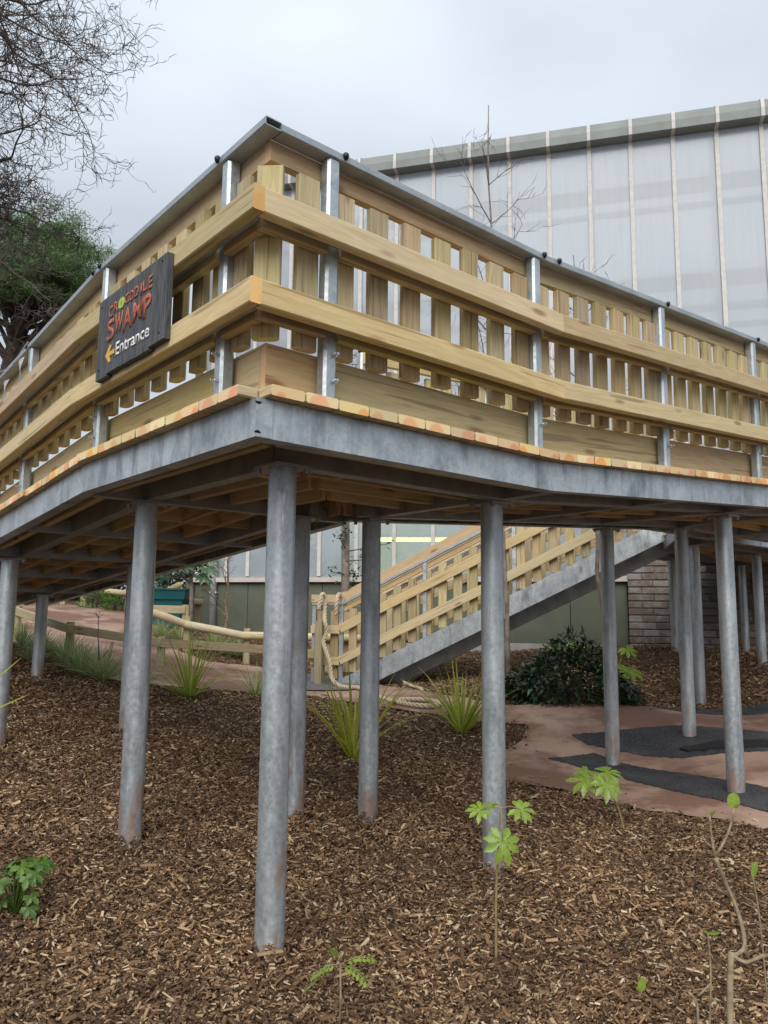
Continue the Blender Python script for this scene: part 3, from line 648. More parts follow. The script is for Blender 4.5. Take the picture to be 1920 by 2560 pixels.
# ------------------------------------------------------------------ bunting
bun = empty('bunting', LL.P(3.3, -.03, 1.75), 'string of white triangular bunting flags tied to the left handrail', 'bunting')
M['cloth'] = leafmat('white_cloth', (.62, .62, .72), (.70, .70, .80), .3, .9, .1)
mb = MB(); pts = [LL.P(3.24 + .2 * k, -.02 - .01 * (k % 2), 2.09 - .055 * sin(k * .9) - .0 * k) for k in range(14)]; mb.tube(pts, .004, 5); mb.build('string', M['cloth'], bun)
for (b0, z0), (b1, z1), (bt, zt) in (((3.262, 1.985), (3.44, 1.965), (3.33, 1.755)), ((3.63, 1.93), (3.83, 1.935), (3.765, 1.752)), ((4.05, 1.95), (4.25, 1.93), (4.14, 1.73)), ((4.5, 1.92), (4.7, 1.92), (4.6, 1.70))):
    mb = MB(); n = 7; vs = []; fs = []
    for r_ in range(n + 1):
        f = r_ / n
        for c_ in range(4):
            g_ = c_ / 3; w = (1 - f)
            b = (b0 + (b1 - b0) * g_) * w + bt * f; z = (z0 + (z1 - z0) * g_) * w + zt * f
            vs.append(LL.P(b, -.03 - .018 * sin(f * 3 + g_ * 4), z + (.0)))
    for r_ in range(n):
        for c_ in range(3): fs.append((r_ * 4 + c_, r_ * 4 + c_ + 1, r_ * 4 + c_ + 5, r_ * 4 + c_ + 4))
    mb.add(vs, fs); mb.build('flag', M['cloth'], bun, True)

# ------------------------------------------------------------------ staircase behind, parallel to the greenhouse
FD = Vector((.96627, -.25754, 0)); FN = Vector((-.25754, -.96627, 0))
Q0 = Vector((-.62, 12.1, 0))
def SP(s, o, z): q = Q0 + FD * s - FN * o; return Vector((q.x, q.y, z))    # o grows away from the viewer
stair = empty('staircase', SP(0, .6, -1.0), 'steel and timber staircase rising to the right behind the walkway columns', 'staircase')
SLP = .495; STW = 1.35
def zs(s): return -.935 + SLP * s
for o in (0, STW):
    beam('stringer', stair, SP(-.08, o, zs(-.08) - .165), SP(4.95, o, zs(4.95) - .165), .075, .275, M['beam'])
beam('carriage', stair, SP(.35, .45, zs(.35) - .40), SP(4.9, .45, zs(4.9) - .40), .12, .2, M['under'])
for k in range(13):
    s = .12 + k * .37; beam('tread', stair, SP(s + .14, .045, zs(s) - .06), SP(s + .14, STW - .045, zs(s) - .06), .29, .05, M['board'])
for o, sg in ((0, -1), (STW, 1)):
    beam('handrail', stair, SP(-.5, o, .185), SP(-.021, o, .185), .085, .04, M['hand']); beam('handrail', stair, SP(-.02, o, .185), SP(4.9, o, .185 + SLP * 1.02 * 4.92), .085, .04, M['hand'])
    for s in (-.47, -.02, 1.3, 2.65, 4.0): beam('post', stair, SP(s, o, gz(*SP(s, o, 0)[:2]) - .05 if s < 0 else zs(s) - .1), SP(s, o, .165 + SLP * 1.02 * max(0, s + .02)), .06, .06, M['galv'], FD)
    for z0, h in ((-.205, .125), (-.685, .125)):
        beam('rail', stair, SP(-.5, o + sg * .06, z0), SP(-.03, o + sg * .06, z0), .045, h, M['rail'])
        beam('rail', stair, SP(-.029, o + sg * .06, z0 + .01), SP(4.9, o + sg * .06, z0 + .01 + SLP * 4.93), .045, .135, M['rail'])
    beam('top_timber', stair, SP(-.55, o - sg * .075, .275), SP(-.03, o - sg * .075, .275), .045, .12, M['rail'])
    beam('top_timber', stair, SP(-.029, o - sg * .075, .29), SP(4.9, o - sg * .075, .29 + SLP * 1.02 * 4.93), .045, .15, M['rail'])
    beam('under_timber', stair, SP(-.02, o - sg * .03, .10), SP(4.9, o - sg * .03, .10 + SLP * 1.02 * 4.92), .045, .085, M['kick'])
    s = .16
    while s < 4.8:
        beam('picket', stair, SP(s, o - sg * .02, zs(s) + .01), SP(s, o - sg * .02, zs(s) + .98), .125, .045, M['picket'], FN); s += .235
    for s in (-.36, -.14): beam('picket', stair, SP(s, o - sg * .02, -.95), SP(s, o - sg * .02, .08), .125, .045, M['picket'], FN)
bl = tag(beam('timber_post', None, SP(-.30, -.25, gz(*SP(-.3, -.25, 0)[:2]) - .1), SP(-.30, -.25, -.075), .12, .10, M['fence'], FN, .01), 'short square timber post standing before the foot of the stairs', 'post')
# rope tied over the stair handrail and coiled on the ground
t = NT('rope_fibre'); n = t.noise(t.pos(), 120, 3, .7); t.color(t.ramp(n, [(.3, (.40, .31, .20)), (.7, (.66, .56, .42))])); t.rough(.9, 0, .2); M['rope'] = t.m
def smooth_path(P, step=.012):
    P = [Vector(p) for p in P]; out = []
    for i in range(len(P) - 1):
        p0, p1, p2, p3 = P[max(i - 1, 0)], P[i], P[i + 1], P[min(i + 2, len(P) - 1)]
        n = max(2, int((p2 - p1).length / step))
        for k in range(n):
            u = k / n; out.append(.5 * ((2 * p1) + (p2 - p0) * u + (2 * p0 - 5 * p1 + 4 * p2 - p3) * u * u + (3 * p1 - p0 - 3 * p2 + p3) * u ** 3))
    return out + [P[-1]]
def rope(P, R_=.032):
    path = smooth_path(P); mb = MB(); L = 0; acc = [0]
    for a, b in zip(path[:-1], path[1:]): L += (b - a).length; acc.append(L)
    ref = Vector((0, 0, 1))
    fr = []
    for i in range(len(path)):
        tt = (path[min(i + 1, len(path) - 1)] - path[max(i - 1, 0)]).normalized(); a = (ref - tt * ref.dot(tt))
        if a.length < 1e-4: a = tt.orthogonal()
        a.normalize(); ref = a; fr.append((a, tt.cross(a)))
    for k in range(3):
        pts = []
        for q, (a, b), s in zip(path, fr, acc):
            an = s / .030 + k * 2 * pi / 3; pts.append(q + (a * cos(an) + b * sin(an)) * R_ * .52)
        mb.tube(pts, R_ * .56, 6)
    return mb
rp = rope([(-.99, 11.93, .10), (-.975, 11.94, .22), (-.94, 11.98, .335), (-.90, 12.05, .27), (-.90, 12.0, .05), (-.88, 11.88, -.1), (-.86, 11.9, -.24), (-.90, 11.88, -.41), (-.80, 11.8, -.67), (-.76, 11.75, -.90), (-.66, 11.6, -1.0), (-.5, 11.3, -1.01), (-.318, 11.113, -1.0), (-.028, 10.17, -1.03), (.274, 9.62, -1.045), (.511, 9.42, -1.05), (.69, 9.48, -1.04), (.62, 9.73, -1.02), (.35, 9.83, -1.02), (.08, 9.7, -1.035)])
tag(rp.build('rope', M['rope'], None, True), 'thick twisted natural rope hung on the stair rail and coiled on the path', 'rope')
tag(rope([(-.73, 12.0, .02), (-.72, 11.97, .2), (-.69, 12.05, .34), (-.64, 12.14, .25), (-.66, 12.14, 0)]).build('rope', M['rope'], None, True), 'short rope loop over the end of the stair handrail', 'rope')
tag(rope([(.287, 12.4, -.97), (.33, 12.0, -.98), (.411, 11.53, -.99), (.533, 10.97, -.985), (.56, 10.8, -1.0)], .022).build('rope', M['rope'], None, True), 'loose rope end lying in the shade under the stairs', 'rope')

# ------------------------------------------------------------------ greenhouse
FA = Vector((.2056, 16.3, 0))
def GH(s, o, z): q = FA + FD * s + FN * o; return Vector((q.x, q.y, z))    # o grows outwards
t = NT('polycarbonate'); tc = t.obj(); sx = t.new('ShaderNodeSeparateXYZ', i0=tc).outputs[1]
fl = t.math('SINE', t.math('MULTIPLY', sx, 2 * pi / .032)); big = t.noise(t.pos(), .5, 3)
pc = t.mix(t.ramp(big, [(.35, 0), (.65, 1)]), (.66, .71, .77), (.74, .78, .83)); pc = t.mix(t.math('MULTIPLY', t.ramp(t.noise(t.mapv(t.pos(), (9, 9, .7)), 1.0, 4, .65), [(.5, 0), (.7, 1)]), .22), pc, (.50, .52, .53)); pc = t.mix(t.ramp(fl, [(.0, 0), (.9, .30)]), pc, (.60, .63, .67))
tr = t.new('ShaderNodeBsdfTransparent', Color=t.mix(0.0, (.92, .95, .97), (.9, .9, .9))); tl = t.new('ShaderNodeBsdfTranslucent', Color=pc); df = t.new('ShaderNodeBsdfDiffuse', Color=pc); gl = t.new('ShaderNodeBsdfGlossy', Color=(.9, .93, .96, 1), Roughness=.25)
a = t.new('ShaderNodeMixShader', i0=.50, i1=tl.outputs[0], i2=df.outputs[0]); b = t.new('ShaderNodeMixShader', i0=.42, i1=a.outputs[0], i2=tr.outputs[0])
fr = t.new('ShaderNodeFresnel', IOR=1.5); cc = t.new('ShaderNodeMixShader', i0=t.math('MULTIPLY', fr.outputs[0], .9), i1=b.outputs[0], i2=gl.outputs[0]); t.l.new(cc.outputs[0], t.out.inputs[0]); M['poly'] = t.m
M['bar'] = plain('weathered_white_bar', (.52, .505, .485), (.62, .605, .585), 6, .6); M['eave'] = plain('grey_eave', (.20, .22, .212), (.25, .27, .26), 2, .55); M['sill'] = plain('pinkish_grey_sill', (.50, .44, .40), (.58, .52, .48), 5, .7)
M['green'] = plain('olive_panel', (.098, .112, .078), (.125, .138, .098), 1.5, .55); M['frame'] = plain('grey_frame', (.42, .44, .47), (.5, .52, .54), 3, .6); M['pipe'] = plain('pale_pipe', (.74, .76, .84), (.80, .82, .88), 4, .5); M['conc'] = plain('concrete', (.3, .29, .28), (.4, .38, .36), 4, .9)
M['purlin'] = plain('dark_steel', (.20, .215, .235), (.26, .275, .295), 3, .6)
gh = empty('greenhouse', GH(2, 0, -.6), 'tall greenhouse of clear ribbed panels above olive green boards', 'greenhouse')
S0, S1, ZE = -4.62, 11.85, 9.98
bars = [-4.37, -3.85, -3.34] + [-3.34 + .84 * k for k in range(1, 19)]
allb = [S0] + bars
for a_, b_ in zip(allb[:-1], allb[1:]):
    if b_ - a_ < .15: continue
    beam('pane', gh, GH((a_ + b_) / 2, -.02, .83), GH((a_ + b_) / 2, -.02, ZE), b_ - a_ - .004, .02, M['poly'], FN, .001)
for s in [S0 + .03] + bars:
    o = beam('glazing_bar', gh, GH(s, .015, .86), GH(s, .015, ZE - .02), .085 if s > -3.9 else .10, .045, M['bar'], FN, .004)
    mb = MB()
    for z in np.arange(3.0, 9.8, .55): p = GH(s + random.uniform(-.006, .006), .038, z); mb.tube([p, p + FN * .006], .010, 6)
    mb.build('fixing', M['frame'], o)['kind'] = 'stuff'
    mb = MB()   # clamp strip over the eave
    pr = [(.01, 9.955), (.262, 9.955), (.272, 10.14), (.232, 10.345), (-.5, 10.62), (-.5, 10.60)]
    vs = [GH(s - .035, oo + .008, zz) for oo, zz in pr] + [GH(s + .035, oo + .008, zz) for oo, zz in pr]
    mb.add(vs, [(i, i + 1, 7 + i, 6 + i) for i in range(4)]); mb.build('eave_clamp', M['bar'], o)
pr = [(-.05, 9.96), (.25, 9.965), (.26, 10.14), (.22, 10.33), (-.5, 10.60), (-.5, 10.45)]
mb = MB(); n = len(pr); vs = [GH(S0 - .1, o, z) for o, z in pr] + [GH(S1, o, z) for o, z in pr]; mb.add(vs, [tuple(range(n)), tuple(range(2 * n - 1, n - 1, -1))] + [(i, (i + 1) % n, n + (i + 1) % n, n + i) for i in range(n)]); mb.build('eave', M['eave'], gh)
beam('sill', gh, GH(S0 - .03, .05, .775), GH(S1, .05, .775), .16, .10, M['sill'])
beam('plinth', gh, GH(S0, -.03, -.75), GH(S1, -.03, -.75), .12, .5, M['conc'])
seams = [S0, -3.31, -1.57, .16, 1.90, 3.63, 4.72]
for a_, b_ in zip(seams[:-1], seams[1:]): beam('panel', gh, GH((a_ + b_) / 2, 0, -1.1), GH((a_ + b_) / 2, 0, .724), b_ - a_ - .012, .03, M['green'], FN, .003)
beam('backing', gh, GH(S0 + .1, -.05, -.1), GH(S1, -.05, -.1), .02, 1.7, M['dark'])
beam('corner_post', gh, GH(S0 - .10, .0, -.8), GH(S0 - .10, 0, 10.0), .2, .12, M['green'], FN)
mb = MB(); mb.tube([GH(-4.11, .10, -.5), GH(-4.11, .10, 9.9)], .076, 16); mb.build('downpipe', M['pipe'], gh, True)
for z in (.5, 3, 6): beam('pipe_bracket', gh, GH(-4.19, .07, z), GH(-4.03, .07, z), .14, .03, M['pipe'])
# inside: purlins, back wall, roof and floor
for z, w_ in ((9.0, .30), (8.55, .10), (6.9, .30), (6.3, .14), (5.9, .10), (3.4, .2)): beam('purlin', gh, GH(S0 + .1, -.35, z), GH(S1, -.35, z), .12, w_, M['purlin'])
for s in np.arange(-3.3, 11.5, 2.52): beam('frame_leg', gh, GH(s, -.75, -.6), GH(s, -.75, 10.2), .14, .14, M['frame'], FN)
DPT = 9.0
mb = MB(); mb.add([GH(S0, -.1, 10.3), GH(S1, -.1, 10.3), GH(S1, -DPT / 2, 12.6), GH(S0, -DPT / 2, 12.6), GH(S1, -DPT, 10.3), GH(S0, -DPT, 10.3)], [(0, 1, 2, 3), (3, 2, 4, 5)]); mb.build('roof', M['poly'], gh)
mb = MB(); mb.add([GH(S0, -DPT, -.6), GH(S1, -DPT, -.6), GH(S1, -DPT, 10.3), GH(S0, -DPT, 10.3)], [(0, 1, 2, 3)]); mb.build('back_wall', M['poly'], gh)
for s in (S0, S1):
    mb = MB(); mb.add([GH(s, -.12, .8), GH(s, -DPT, .8), GH(s, -DPT, 10.3), GH(s, -DPT / 2, 12.6), GH(s, -.12, 10.3)], [(0, 1, 2, 3, 4)]); mb.build('end_wall', M['poly'], gh)
    mb = MB(); mb.add([GH(s, -.12, -1.), GH(s, -DPT, -1.), GH(s, -DPT, .8), GH(s, -.12, .8)], [(0, 1, 2, 3)]); mb.build('end_panel', M['green'], gh)
mb = MB(); mb.add([GH(S0 + .05, -.1, -.35), GH(S1, -.1, -.35), GH(S1, -DPT, -.35), GH(S0 + .05, -DPT, -.35)], [(0, 1, 2, 3)]); mb.build('floor', M['soil'], gh)
em = NT('grow_light'); e = em.new('ShaderNodeEmission', Color=(.78, 1, .12, 1), Strength=9.0); em.l.new(e.outputs[0], em.out.inputs[0])
lt = empty('strip_light', GH(.2, -1.4, 1.75), 'glowing yellow green strip light behind the greenhouse panels', 'light')
beam('tube', lt, GH(-1.0, -1.4, 1.78), GH(1.1, -1.4, 1.74), .10, .07, em.m); beam('housing', lt, GH(-1.05, -1.4, 1.86), GH(1.15, -1.4, 1.82), .14, .05, M['frame'])

# ------------------------------------------------------------------ brick wall at the right
bw = empty('brick_wall', GH(6.3, .3, -.7), 'weathered brown and grey brick wall below the greenhouse at right', 'wall')
beam('mortar', bw, GH(4.75, .085, .5), GH(11.0, .085, .5), .13, 2.6, plain('mortar', (.11, .10, .09), (.17, .155, .14), 12, .95))
t = NT('old_brick'); oi = t.new('ShaderNodeObjectInfo').outputs['Random']; ps = t.pos(); n1 = t.noise(ps, 5, 5, .65); n2 = t.noise(ps, 40, 3); n3 = t.noise(ps, 1.1, 3)
c = t.ramp(oi, [(0, (.15, .112, .092)), (.5, (.21, .168, .143)), (1, (.31, .27, .245))]); c = t.mix(t.ramp(n1, [(.48, 0), (.68, .8)]), c, (.36, .35, .33)); c = t.mix(t.ramp(n3, [(.50, 0), (.62, .55)]), c, (.10, .11, .075)); c = t.mix(t.math('MULTIPLY', n2, .35), c, (.06, .05, .045))
t.color(c); t.rough(.9, 0, .25); t.bump(t.math('ADD', n2, n1), .6, .015); M['brick'] = t.m
zc = -.72; row = 0
while zc < 1.45:
    s = 4.72 - (.0 if row % 2 else .0); first = True
    while s < 8.6:
        w_ = random.choice((.46, .5, .48, .3)) if not (first and row % 2) else .26
        first = False
        beam('brick', bw, GH(s + .006, .145 + random.uniform(-.01, .008), zc + .061), GH(s + w_ - .010, .145 + random.uniform(-.01, .008), zc + .061 + random.uniform(-.003, .003)), .06, .118 + random.uniform(-.004, .003), M['brick'], UP, .010, key=f'brick{random.randint(0, 5)}')
        s += w_
    zc += .134; row += 1

# ------------------------------------------------------------------ fences
M['post'] = M['fence']
def stake(parent, x, y, top, w_=.09, name='post'): return beam(name, parent, (x, y, gz(x, y) - .1), (x, y, top), w_, w_, M['fence'], Vector((1, 0, 0)), .012)
fe = empty('low_fence', gpt(-4.57, 11.4), 'low weathered timber post and rail fence along the near path edge', 'fence')
FP = [(-5.83, 12.4, .11), (-4.57, 11.4, -.12), (-3.3, 11.65, -.27), (-1.55, 12.45, -.45), (-.98, 12.05, -.52)]
for k, (x, y, zt) in enumerate(FP[:-1]): stake(fe, x, y, zt + (.0 if k != 2 else -.06), .10)
RZ = [.03, -.22, -.42, -.55, -.59]
for k in range(4):
    a_, b_ = FP[k], FP[k + 1]; beam('rail', fe, (a_[0], a_[1] - .06, RZ[k]), (b_[0], b_[1] - .06, RZ[k + 1]), .045, .125, M['fence'])
lf = empty('log_fence', gpt(-2.3, 13.2), 'pale round log rail on short timber posts beyond the path', 'fence')
LG = [(-3.83, 13.0, .02), (-3.36, 13.2, -.16), (-2.38, 13.2, -.34), (-1.5, 13.3, -.355), (-.54, 13.4, -.37), (.5, 13.5, -.38)]
for a_, b_ in zip(LG[:-1], LG[1:]):
    d_ = (Vector(b_) - Vector(a_)); mb = MB(); L_ = d_.length + .06; mb.tube([(0, 0, 0), (.02, 0, 0), (L_ * .5, 0, .004), (L_ - .02, 0, 0), (L_, 0, 0)], [.058, .066, .067, .066, .058], 14)
    link('log', mb.mesh('log', True), frame(Vector(a_) - d_.normalized() * .03, d_, UP), lf, M['log'])
for x, y, zt in ((-3.34, 13.3, -.03), (-2.31, 13.3, -.22), (-3.95, 13.1, .15), (-.95, 13.45, -.25)): stake(lf, x, y, zt, .11)
l2 = empty('log_fence', gpt(-6.6, 17.6), 'round log rail fence in front of the shrubs across the path', 'fence')
LG2 = [(-9.4, 17.9, .72), (-6.65, 17.5, .545), (-5.75, 17.4, .46), (-4.9, 16.9, .42), (-4.3, 16.3, .62)]
for a_, b_ in zip(LG2[:-1], LG2[1:]):
    d_ = (Vector(b_) - Vector(a_)); mb = MB(); L_ = d_.length; mb.tube([(0, 0, 0), (L_, 0, 0)], .065, 12); link('log', mb.mesh('log', True), frame(a_, d_, UP), l2, M['log'])
for x, y, zt in ((-8.2, 17.85, .75), (-6.82, 17.65, .6), (-7.3, 17.7, .6), (-5.75, 17.5, .62), (-4.9, 17.0, .6)): stake(l2, x, y, zt, .12)
l3 = empty('log_fence', gpt(-3.9, 15.6), 'short log rail beside the teal tub and greenhouse corner', 'fence')
mb = MB(); mb.tube([(-4.2, 15.4, .29), (-3.6, 15.5, .25)], .06, 12); mb.build('log', M['log'], l3, True); stake(l3, -3.72, 15.62, .22, .12)
f4 = empty('low_fence', gpt(-3.9, 14.2), 'short timber rail in front of the teal tub', 'fence')
beam('rail', f4, (-4.35, 14.2, .10), (-3.62, 14.2, .09), .045, .14, M['fence']); stake(f4, -3.62, 14.27, .18, .12); stake(f4, -4.3, 14.27, .16, .10)
# teal tub
M['teal'] = plain('teal_plastic', (.005, .075, .085), (.008, .095, .105), 6, .4)
mb = MB()
def ring(hw, hd, z, cx=-4.19, cy=15.2): return [(cx - hw, cy - hd, z), (cx + hw, cy - hd, z), (cx + hw, cy + hd, z), (cx - hw, cy + hd, z)]
lv = [(.26, .24, gz(-4.19, 15.2) - .02), (.33, .3, .28), (.37, .34, .29), (.385, .355, .46), (.41, .38, .465), (.41, .38, .50), (.36, .33, .50), (.34, .31, .36)]
vs = sum([ring(*q) for q in lv], []); mb.add(vs, [(4 * i + k, 4 * i + (k + 1) % 4, 4 * i + 4 + (k + 1) % 4, 4 * i + 4 + k) for i in range(len(lv) - 1) for k in range(4)] + [tuple(range(28, 32))])
tag(mb.build('planter_tub', M['teal']), 'large square teal plastic tub beyond the log rail', 'tub')

# ------------------------------------------------------------------ vegetation
M['strap'] = leafmat('strap_leaf', (.28, .36, .045), (.62, .65, .13), .45, .4, .4); M['strapy'] = leafmat('yellow_strap_leaf', (.38, .42, .04), (.70, .69, .13), .45, .4, .4)
M['grass'] = leafmat('grass_leaf', (.27, .36, .12), (.58, .62, .32), .35, .5); M['fatsia'] = leafmat('young_fatsia_leaf', (.27, .43, .055), (.42, .56, .10), .42, .32, .6); M['dkleaf'] = leafmat('dark_evergreen_leaf', (.012, .030, .016), (.040, .075, .035), .12, .35, .5, young=(.08, .15, .04))
M['midleaf'] = leafmat('mid_green_leaf', (.08, .17, .03), (.22, .34, .06), .3, .4, .5); M['stem'] = plain('green_stem', (.20, .16, .06), (.30, .22, .10), 15, .7); M['twig'] = plain('twig_bark', (.075, .058, .050), (.13, .105, .09), 12, .85); M['bark'] = plain('grey_bark', (.16, .13, .11), (.30, .26, .22), 9, .9, bump=.5)
M['paletwig'] = plain('pale_twig', (.17, .125, .075), (.34, .27, .17), 30, .85, bump=.6); M['pine'] = leafmat('pine_needles', (.11, .20, .075), (.27, .40, .16), .3, .6, .3)
M['fern'] = leafmat('fern_leaf', (.06, .13, .04), (.13, .24, .08), .35, .5); M['pinebark'] = plain('pine_bark', (.035, .026, .022), (.075, .055, .045), 6, .95, bump=.6)
def strap_plant(name, base, n, L, w, lean, label, mat, cat='plant', group=None, rnd=None, up=1.0):
    R_ = random.Random(rnd); e = empty(name, base, label, cat, group)
    mb = MB(); B = Vector(base)
    for k in range(n):
        an = R_.uniform(0, 2 * pi); f = R_.random() ** .8; l = L * R_.uniform(.6, 1.05); tilt = lean * f
        d = Vector((cos(an), sin(an), 0)); q = B + d * R_.uniform(0, .04); pts = []; m = 8; a0 = radians(8 + 45 * tilt); bend = R_.uniform(.3, 1.1) * tilt * 1.3
        for i in range(m + 1):
            pts.append(q.copy()); aa = a0 + bend * (i / m) ** 2 * 1.2; q = q + (d * sin(aa) + UP * cos(aa) * up) * (l / m)
        ws = [w * (.55 + .45 * min(1, 3 * i / m)) * (1 - (i / m) ** 2.2) + .0006 for i in range(m + 1)]
        sd = Vector((-sin(an), cos(an), 0)); tw = R_.uniform(-.6, .6); sd = (Matrix.Rotation(tw, 3, d) @ sd)
        mb.blade(pts, ws, sd, .18)
    mb.build('leaves', mat, e, True)
    return e
def P2(x, y): return (x, y, gz(x, y) - .01)
strap_plant('cordyline', P2(-2.36, 9.65), 80, 1.0, .019, 1.25, 'yellow green strappy clump at the path edge left of the centre column', M['strap'], group=None, rnd=3)
strap_plant('cordyline', P2(-.26, 7.44), 40, 1.05, .036, .85, 'yellow green strappy plant standing against the slim middle column', M['strapy'], rnd=5)
strap_plant('cordyline', P2(.864, 8.56), 54, .86, .032, 1.0, 'bright green strappy plant in front of the rope coil', M['strap'], rnd=8)
# foreground plant beyond the left edge whose leaves reach into view
fg = empty('cordyline', P2(-2.2, 3.1), 'strappy plant whose two leaf tips reach in at the left edge', 'plant')
mb = MB()
def arc(p0, p1, h, w, n=9):
    p0, p1 = Vector(p0), Vector(p1); pts = [p0.lerp(p1, i / n) + UP * h * 4 * (i / n) * (1 - i / n) for i in range(n + 1)]
    mb.blade(pts, [w * (1 - (i / n) ** 2.5) + .001 for i in range(n + 1)], Vector((.5, .8, .35)).normalized(), .15)
B = Vector(P2(-2.2, 3.1))

def poly_leaf(P, w):
    pts = smooth_path(P, .05); n = len(pts) - 1
    mb.blade(pts, [w * min(1, 2.2 * (1 - i / n)) + .001 for i in range(n + 1)], Vector((-.5, .1, .85)).normalized(), .15)
poly_leaf([B, (-2.0, 3.2, -.70), (-1.72, 3.25, -.38), (-1.60, 3.26, -.27), (-1.505, 3.26, -.185)], .034); poly_leaf([B, (-2.0, 3.15, -.75), (-1.75, 3.2, -.47), (-1.56, 3.2, -.385), (-1.43, 3.2, -.325)], .034)
arc(B, (-2.6, 3.2, -.3), .1, .03); arc(B, (-2.3, 2.6, -.2), .1, .03); arc(B, (-2.1, 3.6, .0), .05, .03); arc(B, (-1.9, 2.5, -.7), .2, .03)
mb.build('leaves', M['strapy'], fg, True)
fg = empty('cordyline', P2(-1.55, 2.5), 'strap leaf tip crossing the bottom left corner', 'plant'); mb = MB(); B = Vector(P2(-1.55, 2.5)); arc(B, (-1.17, 2.72, -1.36), .05, .016); arc(B, (-1.7, 2.3, -1.1), .05, .016); arc(B, (-1.4, 2.2, -1.15), .05, .016); mb.build('leaves', M['strap'], fg, True)
# grass tufts by the left path
for k, (x, y, L_, n, lab) in enumerate([(-4.9, 11.2, .42, 60, 'grass tuft beside the leftmost fence post'), (-4.35, 10.75, .45, 70, 'grass tuft at the foot of the second fence post'), (-3.95, 10.25, .48, 80, 'pale grass tuft below the second fence post'), (-3.55, 10.0, .48, 80, 'large grass tuft left of the leaning seed stalk'), (-3.1, 9.85, .45, 70, 'grass tuft just left of the big left column'), (-5.35, 11.6, .40, 60, 'grass tuft at the far left path edge'), (-4.75, 10.6, .35, 40, 'bluish tuft behind the small left column'), (-1.66, 10.3, .42, 26, 'thin dark grass tuft left of the front column'), (-2.55, 13.7, .40, 70, 'bright grass tuft under the round log rail'), (-3.0, 13.9, .42, 60, 'grass tuft left of the bright one behind the log rail'), (-3.95, 13.9, .42, 60, 'dark tuft below the teal tub'), (-3.55, 13.75, .40, 60, 'grass tuft at the first log post')]):
    strap_plant('grass_tuft', P2(x, y), int(n * 2.2), L_ * 1.2, .013, 1.2, lab, M['grass'], 'grass', 'grass tufts along the path', rnd=20 + k)
LOBE = [(.0, .012), (.16, .05), (.32, .085), (.46, .125), (.60, .155), (.72, .150), (.80, .118), (.90, .062), (1.0, .002)]
_pr = random.Random(77)
def palmate(mb, c, nrm, tip, R_, lobes=8, spread=radians(280), w=1.0):
    """lobed leaf: every lobe a folded, drooping, toothed blade that starts at the leaf centre"""
    nrm = Vector(nrm).normalized(); u = Vector(tip) - nrm * Vector(tip).dot(nrm); u.normalize(); v = nrm.cross(u); c = Vector(c)
    vs = [c]; fs = []
    for k in range(lobes):
        a = -spread / 2 + spread * k / (lobes - 1) + _pr.uniform(-.08, .08); l = R_ * (1 - .30 * abs(a) / (spread / 2)) * _pr.uniform(.9, 1.08); d = u * cos(a) + v * sin(a); s_ = v * cos(a) - u * sin(a)
        dr = _pr.uniform(.10, .42); tw = _pr.uniform(-.25, .25); n0 = len(vs); side = _pr.uniform(-.08, .08)
        for i, (f, hw) in enumerate(LOBE):
            q = c + d * l * f + s_ * side * l * f * f - nrm * R_ * dr * f * f + nrm * R_ * .06 * f
            h = hw * R_ * w * (1 + (.16 if i % 2 else -.08) * (f > .4)); lift = nrm * h * .35
            vs += [q - s_ * h + lift * (1 + tw), q, q + s_ * h + lift * (1 - tw)]
        for i in range(len(LOBE) - 1):
            j = n0 + 3 * i; fs += [(j, j + 1, j + 4, j + 3), (j + 1, j + 2, j + 5, j + 4)]
        fs.append((0, n0 + 1, n0))
    mb.add(vs, fs)
def seedling(name, base, stem, leaves, label, mat=None, rs=.007, group='fatsia seedlings'):
    e = empty(name, base, label, 'plant', group); mb = MB(); pts = smooth_path([base] + stem, .03); n = len(pts); mb.tube(pts, [rs * (1 - .45 * i / n) for i in range(n)], 7)
    top = Vector(stem[-1])
    for (c, nrm, tip, R_) in leaves: mb.tube([top, top.lerp(Vector(c), .5) + UP * .012, c], .0025, 5)
    mb.build('stem', M['stem'], e, True)
    for (c, nrm, tip, R_) in leaves:
        lb = MB(); palmate(lb, c, nrm, tip, R_); lb.build('leaf', mat or M['fatsia'], e, True)
    return e
b0 = gpt(.523, 3.686, -.02)
seedling('fatsia', b0, [(.525, 3.68, -1.25), (.535, 3.67, -1.02), (.548, 3.66, -.86)], [((.545, 3.60, -.985), (.1, -.9, .35), (.0, -.2, -1), .108), ((.455, 3.68, -.875), (-.1, -.55, .8), (-1, -.1, -.25), .072), ((.635, 3.66, -.865), (.2, -.6, .8), (1, -.2, -.1), .085), ((.52, 3.72, -.86), (0, -.2, 1), (-.5, .6, 0), .06)], 'bright green lobed seedling standing before the right front column')
b0 = gpt(1.70, 5.60, -.02)
seedling('fatsia', b0, [(1.66, 5.62, -1.30), (1.60, 5.62, -1.18), (1.55, 5.62, -1.13)], [((1.43, 5.58, -1.12), (-.1, -.5, .9), (-1, -.2, -.2), .14), ((1.55, 5.5, -1.13), (.1, -.7, .7), (.2, -1, -.4), .14), ((1.60, 5.66, -1.08), (.1, -.4, .9), (1, .1, -.1), .13), ((1.46, 5.66, -1.085), (0, -.3, 1), (-.3, .8, 0), .12)], 'yellow green lobed seedling leaning left at the path edge')
x, y = 2.55, 10.6; b0 = gpt(x, y, -.02)
seedling('fatsia', b0, [(x, y, -.7), (x + .02, y - .02, -.38)], [((x - .1, y - .05, -.36), (-.1, -.6, .8), (-1, -.2, -.3), .16), ((x + .13, y - .05, -.36), (.1, -.6, .8), (1, -.2, -.3), .15), ((x + .02, y - .1, -.35), (0, -.6, .8), (.1, -1, -.3), .15)], 'small lobed plant rising behind the dark shrub', rs=.012)
